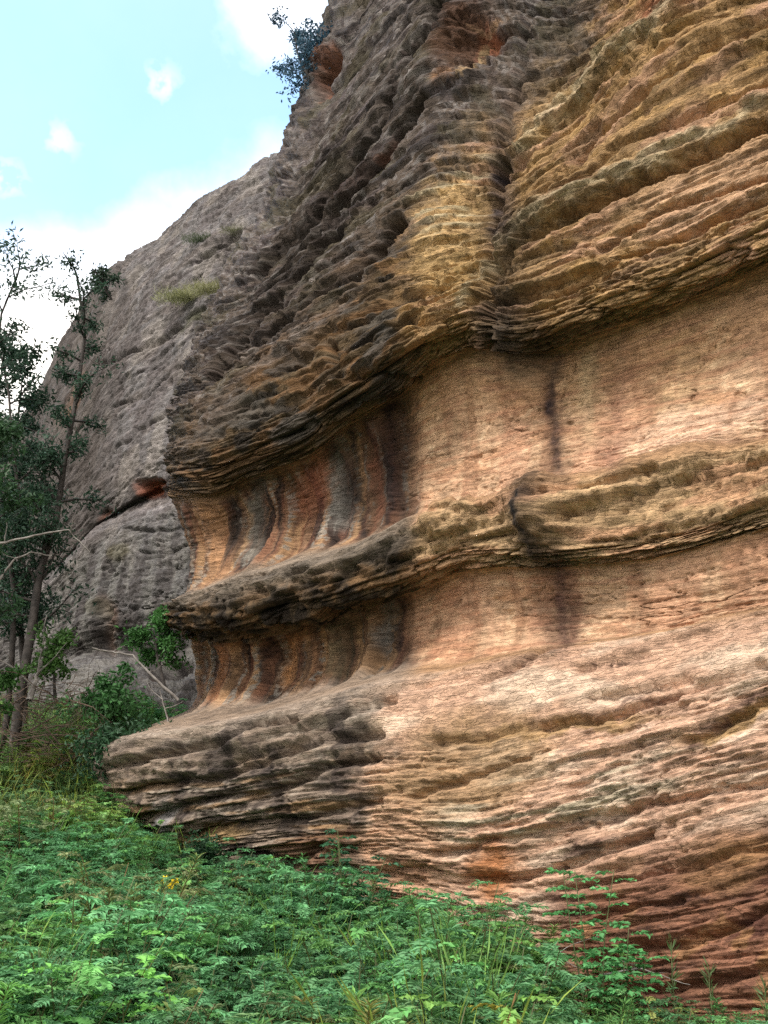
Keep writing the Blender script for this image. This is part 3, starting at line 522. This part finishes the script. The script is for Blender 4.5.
# ================================================================== plants
class Leaves:
    """collects folded leaf faces and stems as arrays"""
    def __init__(s): s.V = []; s.F = []; s.C = []; s.n = 0
    def leaves(s, P, D, Nn, Lh, W, col):
        P = np.asarray(P, float); n = len(P)
        if not n: return
        D = D/(np.linalg.norm(D, axis=1, keepdims=True)+1e-9); S = np.cross(D, Nn); S /= np.linalg.norm(S, axis=1, keepdims=True)+1e-9
        Up = np.cross(S, D); Lh = np.broadcast_to(Lh, n)[:, None]; W = np.broadcast_to(W, n)[:, None]
        a = P; b_ = P+D*Lh*.45+S*W*.5+Up*W*.18; c = P+D*Lh-Up*Lh*.10; e_ = P+D*Lh*.45-S*W*.5+Up*W*.18
        V = np.stack([a, b_, c, e_], 1).reshape(-1, 3); s.V.append(V); s.F.append(np.arange(4*n).reshape(n, 4)+s.n); s.C.append(np.repeat(np.broadcast_to(col, (n, 3)), 4, 0)); s.n += 4*n
    def tube(s, pts, r0, r1, col, sides=4):
        pts = np.asarray(pts, float); m = len(pts); rr = np.linspace(r0, r1, m); T = np.gradient(pts, axis=0); T /= np.linalg.norm(T, axis=1, keepdims=True)+1e-9
        ref = np.where(np.abs(T[:, 2:3]) > .9, [[1, 0, 0]], [[0, 0, 1]]); A1 = np.cross(T, ref); A1 /= np.linalg.norm(A1, axis=1, keepdims=True)+1e-9; A2 = np.cross(T, A1)
        an = np.arange(sides)*2*math.pi/sides; V = pts[:, None]+rr[:, None, None]*(A1[:, None]*np.cos(an)[None, :, None]+A2[:, None]*np.sin(an)[None, :, None])
        i = np.arange(m-1)[:, None]*sides; j = np.arange(sides)[None]; j2 = (j+1) % sides
        F = np.stack([i+j, i+j2, i+sides+j2, i+sides+j], -1).reshape(-1, 4)
        s.V.append(V.reshape(-1, 3)); s.F.append(F+s.n); s.C.append(np.broadcast_to(col, (m*sides, 3))); s.n += m*sides
    def arrays(s): return np.concatenate(s.V), np.concatenate(s.F), np.concatenate(s.C)
    def build(s, name, mat, parent=None, smooth=False):
        V, F, C = s.arrays(); return mesh_np(name, V, F, mat, parent, C, smooth=smooth)
def rv(n=1): v = rng.normal(size=(n, 3)); return v/np.linalg.norm(v, axis=1, keepdims=True)
def arc(p, d, Lg, droop, n=7, wob=.03):
    pts = [np.array(p, float)]; d = np.array(d, float); d /= np.linalg.norm(d)
    for i in range(n):
        d = d+np.array([0, 0, -droop/n])+rng.normal(size=3)*wob; d /= np.linalg.norm(d); pts.append(pts[-1]+d*Lg/n)
    return np.array(pts)
GREEN = np.array([.090, .225, .080])
def frond(Lf, pts, nl, ll, lw, col, jit=.25):
    pts = np.asarray(pts); t = np.linspace(.12, 1, nl)*(len(pts)-1); i = np.clip(t.astype(int), 0, len(pts)-2); f = (t-i)[:, None]
    P = pts[i]*(1-f)+pts[i+1]*f; T = pts[i+1]-pts[i]; T /= np.linalg.norm(T, axis=1, keepdims=True); up = np.array([0, 0, 1.])+.0*T
    S = np.cross(T, up); S /= np.linalg.norm(S, axis=1, keepdims=True)+1e-6; Nn = np.cross(S, T)
    k = np.sin(np.linspace(.35, 2.9, nl))
    for sg in (-1, 1):
        D = S*sg+T*.7+rng.normal(size=(nl, 3))*jit; Lf.leaves(P, D, Nn+rng.normal(size=(nl, 3))*.35, ll*k*rng.uniform(.8, 1.2, nl), lw, col*rng.uniform(.75, 1.3, (nl, 1)))
def herb(kind, h):
    """kind 0 feathery, 1 broad pinnate, 2 grassy, 3 upright whorled"""
    Lf = Leaves(); base = GREEN*np.array({0: (1.0, 1.05, 1.25), 1: (1.05, 1.15, .9), 2: (1.5, 1.15, .7), 3: (.85, .95, .8)}[kind])
    if kind == 2:
        n = 26; a = rng.uniform(0, 2*math.pi, n)
        for i in range(n):
            p = arc(rng.normal(size=3)*[.05, .05, 0], [math.cos(a[i])*.3, math.sin(a[i])*.3, 1], h*rng.uniform(.5, 1.05), rng.uniform(.2, 1.1), 5)
            for q0, q1 in zip(p[:-1], p[1:]): Lf.leaves([q0], (q1-q0)[None], rv(1), np.linalg.norm(q1-q0)*1.25, .0075, base*rng.uniform(.7, 1.4))
        return Lf
    for s_ in range({0: 5, 1: 4, 3: 6}[kind]):
        a = rng.uniform(0, 2*math.pi); st = arc(rng.normal(size=3)*[.06, .06, 0], [math.cos(a)*.45, math.sin(a)*.45, 1], h*rng.uniform(.7, 1.0), .25, 6)
        Lf.tube(st, .006, .002, np.array([.07, .09, .035]), 3)
        nf = {0: 9, 1: 7, 3: 26}[kind]
        for j in range(nf):
            t = (.25+.75*(j+rng.random())/nf)*(len(st)-1); i = min(int(t), len(st)-2); p = st[i]+(st[i+1]-st[i])*(t-i); b_ = rng.uniform(0, 2*math.pi)
            if kind == 3:
                m = 5; D = np.stack([np.cos(b_+np.arange(m)*1.26), np.sin(b_+np.arange(m)*1.26), np.full(m, .55)], -1); Lf.leaves(np.repeat(p[None], m, 0), D, np.tile([0, 0, 1.], (m, 1))+rng.normal(size=(m, 3))*.3, h*.10, .009, base*rng.uniform(.7, 1.35, (m, 1)))
            else:
                D = [math.cos(b_), math.sin(b_), rng.uniform(.15, .7)]; fr = arc(p, D, h*rng.uniform(.24, .4)*(1.15-.45*t/len(st)), .7, 6)
                if kind == 0: frond(Lf, fr, 16, h*.08, .011, base*rng.uniform(.8, 1.2))
                else: frond(Lf, fr, 9, h*.07, .021, base*rng.uniform(.8, 1.2))
    return Lf
# the undergrowth, too many stems to count: one mass
protos = [[herb(0, .62).arrays() for _ in range(6)], [herb(1, .6).arrays() for _ in range(4)], [herb(2, .65).arrays() for _ in range(3)], [herb(3, .6).arrays() for _ in range(4)]]
def scatter(n, boxr):
    x = rng.uniform(boxr[0], boxr[1], n); y = rng.uniform(boxr[2], boxr[3], n); return x, y
xs, ys = scatter(26000, (-13, 6.5, 4.2, 20.5)); zs = gz(xs, ys)
px, py = pix(np.stack([xs, ys, zs+.35], -1))
behind = (np.stack([xs, ys, zs], -1)-EYE)@(-NF)                   # metres from the eye towards the face
u_ = np.stack([xs, ys, zs], -1)@DF
u_left = float(unproj(np.array(150.), np.array(880.), 8.7)@DF)
ok = (px > -70) & (px < 840) & np.where(u_ > u_left-.3, behind < 8.55-.15*sm(-u_, 2, 8), behind < 13.6)
dist = np.hypot(xs, ys)
dens = np.where(dist < 9, 1, np.where(dist < 13, .8, .55))*np.where((px > 520) & (py > 930), .85, 1)
dens = dens*np.where((px < 95) & (py < 752), .5, 1)*np.where((px > 470)&(behind > 7.9), .55, 1)
ok &= rng.random(len(xs)) < dens*.5; ok &= ~((px > 150) & (px < 188) & (dist > 8.5) & (dist < 9.75))
xs, ys, zs, px, py, dist, behind = [a[ok] for a in (xs, ys, zs, px, py, dist, behind)]
VV = []; FF = []; CC = []; nv = 0
patch = fbm(xs*.45, ys*.45, 510, 3); patch2 = fbm(xs*.8+9, ys*.8, 512, 3)
for i in range(len(xs)):
    pr = [.72, .16, .04, .08]
    if px[i] < 120 and py[i] < 860: pr = [.35, .2, .35, .10]
    if px[i] > 560: pr = [.36, .30, .20, .14]
    if patch[i] > .25: pr = [.4, .35, .03, .22]
    k = rng.choice(4, p=pr); V, F, C = protos[k][rng.integers(len(protos[k]))]
    s = rng.uniform(.65, 1.15)*rng.uniform(.75, 1.2)*(.85 if px[i] > 520 else 1.3 if px[i] > 300 else 1.2)*(1.0+.25*patch2[i]); a = rng.uniform(0, 2*math.pi); ca, sa = math.cos(a)*s, math.sin(a)*s
    W = np.empty_like(V); W[:, 0] = V[:, 0]*ca-V[:, 1]*sa+xs[i]; W[:, 1] = V[:, 0]*sa+V[:, 1]*ca+ys[i]; W[:, 2] = V[:, 2]*s*rng.uniform(.8, 1.15)+zs[i]-.02
    hue = np.array([1+.5*max(0, patch[i])+(.35 if px[i] < 110 and py[i] < 830 else 0), 1, 1-.25*max(0, patch[i])])*rng.uniform(.72, 1.3)*(1+.25*patch2[i])
    if rng.random() < .07: hue = hue*np.array([1.5, .75, .8])
    if rng.random() < .10: hue = hue*np.array([1.35, 1.25, .9])
    VV.append(W); FF.append(F+nv); CC.append(C*hue); nv += len(V)
und = mesh_np('undergrowth', np.concatenate(VV), np.concatenate(FF), M_LEAF, None, np.concatenate(CC))
tag(und, 'dense knee-high feathery green undergrowth covering the slope below the cliffs', 'undergrowth', kind='stuff')
print('undergrowth plants', len(xs), 'faces', len(und.data.polygons))

# ---- woody plants
def grow(root, top, spread, nb, leafn, leaf_l, leaf_w, col, r0, name, label, cat, crown_lo=.35, group=None, bend=.12, twigs=6, trunk_mat=None, droopy=0.0, clump=.22, part='crown', parts2='trunk'):
    """tapered trunk through root..top with limbs; leaf clumps of separate small leaves at the twig ends"""
    root = np.array(root, float); top = np.array(top, float); o = empty(name, root); tag(o, label, cat, group)
    W = Leaves(); Lf = Leaves(); hgt = np.linalg.norm(top-root); n = 9
    t = np.linspace(0, 1, n)[:, None]; tr = root+(top-root)*t+np.cumsum(rng.normal(size=(n, 3))*bend*hgt/n, 0)*np.sin(t*math.pi)**.5
    tr[0] = root; W.tube(tr-root, r0, r0*.25, np.ones(3), 6)
    for b_ in range(nb):
        f = crown_lo+(1-crown_lo)*(b_+rng.random())/nb; i = min(int(f*(n-1)), n-2); p = tr[i]+(tr[i+1]-tr[i])*(f*(n-1)-i)
        d_ = rv()[0]; d_[2] = abs(d_[2])*.6+.15-droopy; Lg = spread*rng.uniform(.5, 1.0)*(1.15-.5*f)
        br = arc(p, d_, Lg, .2+droopy, 6, .12); W.tube(br-root, r0*.33, r0*.08, np.ones(3), 4)
        for k in range(twigs):
            q_ = br[rng.integers(2, len(br))]; tw = arc(q_, (br[-1]-br[0])/Lg+rv()[0]*.9, Lg*rng.uniform(.2, .45), .3+droopy, 4, .12); W.tube(tw-root, r0*.09, r0*.03, np.ones(3), 3)
            m = leafn; tt = rng.random(m); P = tw[0]+(tw[-1]-tw[0])*tt[:, None]+rng.normal(size=(m, 3))*clump*Lg*.5
            sh = rng.uniform(.7, 1.25); D = rv(m)+np.array([0, 0, -.3-droopy]); Lf.leaves(P-root, D, rv(m), leaf_l*rng.uniform(.7, 1.3, m), leaf_w, np.array(col)*sh*rng.uniform(.75, 1.3, (m, 1)))
    W.build(parts2, trunk_mat or M_BARK, o, True); Lf.build(part, M_LEAF, o)
    return o
def dead_branch(pixpts, D, r, label, name='dead_branch', extra=5, mat=None):
    P = np.array([at_dist(x, y, D_) for (x, y), D_ in zip(pixpts, np.broadcast_to(D, len(pixpts)))]); o = empty(name, P[0]); W = Leaves()
    t = np.linspace(0, len(P)-1, 5*len(P)); Q = np.stack([np.interp(t, np.arange(len(P)), P[:, a]) for a in range(3)], -1)+rng.normal(size=(len(t), 3))*r*.22
    W.tube(Q-P[0], r, r*.3, np.ones(3), 6); ob = W.build('stem', mat or M_DEAD, o, True); tag(o, label, 'dead branch')
    for _ in range(extra):
        i = rng.integers(len(Q)//4, len(Q)); W2 = Leaves(); b_ = arc(Q[i], rv()[0]+[0, 0, .3], rng.uniform(.25, .7)*7*r**.5, 0, 6, .2); W2.tube(b_-P[0], r*.4, r*.1, np.ones(3), 4); W2.build('twig', mat or M_DEAD, o, True)
    return o
def ground_at(px_, D): p = at_dist(px_, 800, D); p[2] = gz(p[0], p[1]); return p
DK = (.026, .062, .036)
# trees against the back cliff, far left
grow(ground_at(8, 17.0), at_dist(78, 282, 17.5), 1.15, 32, 20, .10, .038, DK, .09, 'eucalyptus_tree', 'tall thin dark tree leaning right, its top reaching the grey cliff skyline', 'tree', .25, bend=.1, group='trees at the left edge')
grow(ground_at(-22, 16.0), at_dist(20, 268, 16.2), 1.3, 26, 16, .10, .036, (.045, .09, .06), .05, 'eucalyptus_tree', 'open-crowned tree at the left edge with sky showing through its leaves', 'tree', .4, bend=.08, group='trees at the left edge')
grow(ground_at(-14, 15.0), at_dist(-12, 395, 15.0), 1.05, 24, 30, .13, .05, (.035, .085, .035), .06, 'eucalyptus_tree', 'shorter leafy tree cut by the left edge, lower than the open-crowned one', 'tree', .45, group='trees at the left edge')
grow(ground_at(16, 18.2), at_dist(22, 385, 18.6), 1.05, 30, 24, .11, .042, DK, .07, 'eucalyptus_tree', 'dense dark tree low against the grey cliff between the two taller ones', 'tree', .3, group='trees at the left edge')
grow(ground_at(-8, 17.4), at_dist(0, 350, 17.8), 1.2, 30, 30, .11, .045, DK, .06, 'eucalyptus_tree', 'very dark thick-leaved tree at the left edge behind the shorter leafy one', 'tree', .3, group='trees at the left edge')
grow(at_dist(112, 300, 21.6), at_dist(92, 268, 21.4), .62, 12, 9, .11, .045, (.03, .06, .035), .03, 'skyline_shrub', 'dark shrub on the skyline where the grey cliff drops to the left', 'shrub', .1, parts2='stem', part='foliage')
# sapling on the shoulder of the near cliff
sp = unproj(np.array(318.), np.array(108.), 9.0+3.4)
grow(sp, at_dist(296, 36, float(np.hypot(sp[0], sp[1]))), .95, 26, 18, .10, .045, (.04, .10, .15), .05, 'cliff_sapling', 'small blue-green tree growing out of the near cliff high on its skyline', 'tree', .12, clump=.28)
# bushes at the notch between the cliffs
def bush(px0, py_b, D, px1, py1, spread, nb, ln_, col, label, ll=.09, lw=.045, name='bush', group='bushes in front of the grey cliff'):
    r_ = at_dist(px0, py_b, D); return grow(r_, at_dist(px1, py1, D), spread, nb, ln_, ll, lw, col, .03, name, label, 'bush', .3, group=group, parts2='stem', part='foliage', clump=.3)
bush(165, 690, 15.8, 150, 622, .62, 16, 18, (.05, .15, .035), 'bright green bush above a bleached bent branch, beside the tip of the ledge', .08, .04)
bush(55, 700, 16.5, 52, 640, .6, 12, 14, (.06, .14, .03), 'loose yellowish green bush against the dark base of the grey cliff', .085, .05)
bush(112, 760, 15.6, 112, 690, .85, 20, 22, (.035, .11, .03), 'large mid green bush filling the gap left of the layered foot', .085, .045)
bush(128, 810, 14.6, 120, 745, .75, 18, 22, (.025, .07, .03), 'dark green bush tucked against the left tip of the layered foot', .08, .04)
bush(-2, 730, 15.5, 2, 672, .5, 8, 12, (.05, .13, .03), 'small green bush cut by the left edge of the view', .085, .05)
bush(203, 895, 12.3, 200, 852, .42, 10, 22, (.02, .06, .025), 'dark green bush touching the foot of the cliff near its left end', .055, .03, group='bushes at the cliff foot')
bush(243, 900, 12.0, 240, 866, .36, 8, 20, (.018, .05, .022), 'small very dark bush at the cliff foot', .05, .026, group='bushes at the cliff foot')
# dead wood
dead_branch([(178, 700), (148, 672), (132, 655), (112, 652), (92, 648)], 15.2, .024, 'bleached bent dead branch under the bright green bush', extra=2)
dead_branch([(-30, 545), (5, 543), (40, 534), (68, 530), (90, 552)], 14.6, .022, 'long pale dead branch reaching in from the left across the grey cliff', extra=2)
dead_branch([(-8, 590), (14, 560), (32, 552), (52, 556)], 14.9, .02, 'thin pale dead branch curving below the long one', extra=1)
dead_branch([(30, 700), (36, 680), (44, 655)], 16.2, .05, 'short pale upright dead snag at the base of the grey cliff', extra=3)
dead_branch([(176, 752), (168, 722), (160, 690)], 14.9, .018, 'thin grey dead stem rising in the gap beside the layered foot', extra=4)
for i, (a, b_, c, d_) in enumerate([(0, 712, 40, 690), (30, 730, 95, 700), (60, 745, 20, 712), (90, 735, 130, 705), (10, 742, 75, 735), (70, 700, 110, 722)]):
    o = dead_branch([(a, b_), ((a+c)/2+3, (b_+d_)/2-4), (c, d_)], 16.4-.2*i, .014, 'thin brown fallen stick in the tangle of dead sticks below the grey cliff', 'fallen_stick', 3, M_TWIG); o['category'] = 'stick'; o['group'] = 'fallen sticks below the grey cliff'
TG = Leaves()
for _ in range(260):
    px0, py0 = rng.uniform(-10, 118), rng.uniform(672, 752); p = at_dist(px0, py0, rng.uniform(15.6, 17.4)); p[2] = max(gz(p[0], p[1])+rng.uniform(0, .35), p[2]-.2); d_ = rv()[0]; d_[2] = abs(d_[2])*.5; TG.tube(arc(p, d_, rng.uniform(.4, 1.3), .5, 6, .15), rng.uniform(.004, .011), .002, np.ones(3), 3)
tg = TG.build('brushwood', M_TWIG); tag(tg, 'tangle of thin dry brown sticks at the base of the grey cliff', 'brushwood', kind='stuff')
# distinct plants in front
def single(kind, px_, D, h, label, name, cat='plant', col=None, group=None, lean=None):
    r_ = ground_at(px_, D); o = empty(name, r_); tag(o, label, cat, group); Lf = Leaves(); St = Leaves()
    for s_ in range(kind):
        a = rng.uniform(0, 6.28); st = arc(rng.normal(size=3)*[.04, .04, 0], [math.cos(a)*.16, math.sin(a)*.16, 1], h*rng.uniform(.75, 1.0), .12, 8); St.tube(st, .009, .003, np.ones(3), 5)
        for j in range(15):
            t = (.2+.8*(j+.5)/15)*(len(st)-1); i = min(int(t), len(st)-2); p = st[i]+(st[i+1]-st[i])*(t-i); b2 = j*2.4; fr = arc(p, [math.cos(b2), math.sin(b2), .45], .24*(1.2-.5*j/15)*min(1, h), .7, 6); frond(Lf, fr, 7, .08, .04, np.array(col)*rng.uniform(.8, 1.2))
    St.build('stem', M_STEM, o, True); Lf.build('foliage', M_LEAF, o); return o
BR = (.085, .27, .09)
single(3, 575, 9.1, 1.3, 'tall bright green leafy plant standing against the red rock', 'leafy_plant', col=BR)
single(4, 604, 8.8, .95, 'bright green bushy plant at the right of the tall one, against the red rock', 'leafy_plant', col=BR)
single(3, 352, 10.2, 1.3, 'upright bluish plant rising above the undergrowth at the middle of the cliff foot', 'leafy_plant', col=(.04, .12, .06))
single(2, 232, 11.0, .9, 'slim green plant just left of the cliff foot bushes, above the undergrowth', 'leafy_plant', col=(.04, .11, .045))
single(4, 455, 7.6, .78, 'pale green broad-leaved plant at the bottom of the view in front of darker herbs', 'leafy_plant', col=(.06, .2, .075))
single(3, 255, 7.4, .66, 'bright yellow-green plant low at the bottom of the view, left of centre', 'leafy_plant', col=(.07, .2, .05))
for i, (x_, D_, h_, lb) in enumerate([(655, 9.0, .8, 'slender grassy stalk standing alone before the red rock'), (690, 9.1, .62, 'short grassy stalk beside the slender one'), (738, 8.7, .55, 'short grassy stalk nearest the right edge')]):
    r_ = ground_at(x_, D_); o = empty('grass_stalk', r_); tag(o, lb, 'grass stalk', 'grass stalks at the right'); St = Leaves(); Lf = Leaves(); st = arc([0, 0, 0], [.05, 0, 1], h_, .1, 8, .02); St.tube(st, .006, .003, np.ones(3), 4)
    n = 60; t = rng.random(n)*(len(st)-1); ii = t.astype(int).clip(0, len(st)-2); P = st[ii]+(st[ii+1]-st[ii])*(t-ii)[:, None]; D = rv(n); D[:, 2] = abs(D[:, 2])+.5; Lf.leaves(P, D, rv(n), .11, .012, np.array([.07, .12, .04])*rng.uniform(.7, 1.3, (n, 1)))
    St.build('stem', M_STEM, o); Lf.build('leaves', M_LEAF, o)
# yellow-flowered plant
myel, _, byel = new_mat('yellow_petal'); byel.inputs['Base Color'].default_value = (.75, .6, .03, 1)
r_ = ground_at(168, 9.7); fo = empty('flowering_plant', r_); tag(fo, 'small plant with yellow flower heads in the undergrowth left of the cliff foot', 'flowering plant'); St = Leaves(); Lf = Leaves()
for (fx, fy) in [(166, 880), (175, 882), (159, 892), (171, 887)]:
    tp = at_dist(fx, fy, 9.6)-r_; st = np.linspace([0, 0, 0], tp, 7)+rng.normal(size=(7, 3))*.012; st[-1] = tp; St.tube(st, .006, .003, np.ones(3), 4)
    for j in range(7): frond(Lf, arc(st[1+j % 6], rv()[0]+[0, 0, .4], .16, .6, 5), 6, .05, .02, GREEN)
    Fl = Leaves(); n = 26; P = np.repeat(tp[None], n, 0)+rng.normal(size=(n, 3))*.003; Fl.leaves(P, rv(n)+[0, -.3, .4], rv(n), .045, .03, np.ones(3)); Fl.build('flower', myel, fo)
St.build('stem', M_STEM, fo); Lf.build('leaves', M_LEAF, fo)
# twigs at the foot
for (pp, D_, lb) in [([(412, 925), (416, 900), (423, 884)], 11.0, 'small bare brown shrub skeleton against the pale rock'), ([(470, 945), (490, 905), (497, 880)], 10.6, 'thin bare stem in front of the rust-coloured patch')]:
    o = dead_branch(pp, D_, .012, lb, 'bare_twig', 6, M_TWIG); o['category'] = 'twig'
dead_branch([(490, 945), (520, 948), (550, 956), (580, 968)], 9.6, .01, 'thin pale dead stem lying low at the cliff foot', extra=3)
dead_branch([(600, 975), (640, 968), (690, 985)], 9.2, .009, 'thin dead stem arching low below the tall leafy plants', extra=4)
# tussocks on the back cliff
def tuft(px_, py_, D, h, n, label, col):
    o_ = Leaves(); n *= 5; P = np.clip(rng.normal(size=(n, 3)), -2, 2)*[h*.7, h*.3, h*.08]; D_ = rv(n)*.75+[0, -.1, .8]; o_.leaves(P, D_, rv(n), h*rng.uniform(.3, .7, n), h*.022, np.array(col)*rng.uniform(.7, 1.3, (n, 1)))
    ob = o_.build('grass_tussock', M_LEAF); ob.location = at_dist(px_, py_, D); tag(ob, label, 'grass tussock', 'tussocks on the grey cliff')
def bdepth(px_, py_):
    i = np.argmin((B.X-px_)**2+(B.Y-py_)**2); p = B.P.reshape(-1, 3)[i]; return float(np.hypot(p[0], p[1]))-.15
tuft(186, 300, bdepth(186, 302), .55, 260, 'pale dry grass tussock on the left end of the grassy crack of the grey cliff', (.26, .27, .13))
tuft(212, 292, bdepth(212, 294), .5, 220, 'pale dry grass tussock beside the near cliff, right end of the grassy crack', (.28, .28, .14))
tuft(203, 242, bdepth(203, 244), .4, 200, 'small dark green tussock high on the grey cliff', (.06, .09, .035))
tuft(235, 232, bdepth(235, 233), .3, 120, 'small flat olive tussock near the top of the grey cliff', (.12, .13, .05))
# ================================================================== light and sky
world = bpy.data.worlds.new("World"); scene.world = world; world.use_nodes = True
nt = world.node_tree; nt.nodes.clear(); N = nt.nodes.new; L = nt.links.new
SUN_EL, SUN_AZ = R(52), R(215)       # azimuth clockwise from +Y: behind the camera, to the left
out = N('ShaderNodeOutputWorld'); bg = N('ShaderNodeBackground'); bg.inputs[1].default_value = 0.13; L(bg.outputs[0], out.inputs[0])
sky = N('ShaderNodeTexSky'); sky.sky_type = 'NISHITA'; sky.sun_disc = False; sky.sun_elevation = SUN_EL; sky.sun_rotation = SUN_AZ; sky.dust_density = 1.5; sky.air_density = 1.0
tc = N('ShaderNodeTexCoord')
def vdot(vec, name=None):
    n = N('ShaderNodeVectorMath'); n.operation = 'DOT_PRODUCT'; n.inputs[1].default_value = vec; L(tc.outputs['Generated'], n.inputs[0]); return n.outputs['Value']
def math_(op, a, b=None, clamp=False):
    n = N('ShaderNodeMath'); n.operation = op; n.use_clamp = clamp
    for i, v in enumerate((a, b)):
        if v is None: continue
        if isinstance(v, (int, float)): n.inputs[i].default_value = v
        else: L(v, n.inputs[i])
    return n.outputs[0]
nz = N('ShaderNodeTexNoise'); nz.inputs['Scale'].default_value = 5; nz.inputs['Detail'].default_value = 7; nz.inputs['Roughness'].default_value = 0.55; L(tc.outputs['Generated'], nz.inputs['Vector'])
nz2 = N('ShaderNodeTexNoise'); nz2.inputs['Scale'].default_value = 32; nz2.inputs['Detail'].default_value = 5; L(tc.outputs['Generated'], nz2.inputs['Vector'])
def unit(px, py):
    r = ray(px, py); return r/np.linalg.norm(r)
d0, d1 = unit(40, 60), unit(170, 330); ax = d1-d0; ln_ = float(np.linalg.norm(ax)); ax = ax/ln_
base = float(d0@ax)
t = math_('DIVIDE', math_('SUBTRACT', vdot(tuple(ax)), base), ln_)
t = math_('ADD', t, math_('MULTIPLY', math_('SUBTRACT', nz.outputs[0], 0.5), 0.9))
mr = N('ShaderNodeMapRange'); mr.interpolation_type = 'SMOOTHSTEP'; mr.inputs[1].default_value = 0.35; mr.inputs[2].default_value = 0.95; L(t, mr.inputs[0])
fac = math_('MAXIMUM', mr.outputs[0], math_('ADD', .0, math_('MULTIPLY', nz.outputs[0], .12)))
clr = math_('ARCCOSINE', math_('MINIMUM', vdot(tuple(unit(20, -60))), 1.0)); clr = math_('ADD', clr, math_('MULTIPLY', math_('SUBTRACT', nz.outputs[0], 0.5), .5))
m2 = N('ShaderNodeMapRange'); m2.interpolation_type = 'SMOOTHSTEP'; m2.inputs[1].default_value = .42; m2.inputs[2].default_value = .75; L(clr, m2.inputs[0]); fac = math_('MAXIMUM', fac, m2.outputs[0])   # unseen warm cloud added over the rest of the sky to neutralise its tint
for (px, py, rad) in [(272, -14, 0.075), (162, 84, 0.024), (60, 140, 0.022), (5, 178, 0.024)]:
    dt = vdot(tuple(unit(px, py)))
    ang = math_('ARCCOSINE', math_('MINIMUM', dt, 1.0))
    ang = math_('ADD', ang, math_('MULTIPLY', math_('SUBTRACT', nz2.outputs[0] if rad < .03 else nz.outputs[0], 0.5), rad*5.0 if rad < .03 else rad*3.0))
    b_ = N('ShaderNodeMapRange'); b_.interpolation_type = 'SMOOTHSTEP'; b_.inputs[1].default_value = rad; b_.inputs[2].default_value = rad*(-.2 if rad > .03 else -.5); L(ang, b_.inputs[0])
    fac = math_('MAXIMUM', fac, math_('MULTIPLY', math_('MULTIPLY', b_.outputs[0], 1.0 if rad > .03 else math_('MULTIPLY', math_('SUBTRACT', nz2.outputs[0], 0.33, True), 4.0, True)), 1.0 if rad > .03 else .8))
mx = N('ShaderNodeMix'); mx.data_type = 'RGBA'; L(fac, mx.inputs[0]); 
sc = N('ShaderNodeVectorMath'); sc.operation = 'MULTIPLY'; L(sky.outputs[0], sc.inputs[0]); sc.inputs[1].default_value = (1.7, 1.95, 1.8)
L(sc.outputs[0], mx.inputs[6]); mx.inputs[7].default_value = (7.3, 6.9, 6.5, 1); L(mx.outputs[2], bg.inputs[0])
sd = bpy.data.lights.new('sun', 'SUN'); so = bpy.data.objects.new('sun', sd); COL.objects.link(so)
sd.energy = 1.7; sd.angle = R(12); sd.color = (1, 0.95, 0.87)
sdir = np.array([math.sin(SUN_AZ)*math.cos(SUN_EL), math.cos(SUN_AZ)*math.cos(SUN_EL), math.sin(SUN_EL)])
import mathutils
so.rotation_euler = mathutils.Vector(sdir).to_track_quat('Z', 'Y').to_euler()
so.location = (0, 0, 30)
scene.view_settings.view_transform = 'Standard'; scene.view_settings.look = 'None'; scene.view_settings.gamma = 1
scene.view_settings.use_curve_mapping = False; scene.view_settings.exposure = 1.3
scene.cycles.use_adaptive_sampling = True
scene.cycles.max_bounces = 6; scene.cycles.diffuse_bounces = 3; scene.cycles.use_denoising = False
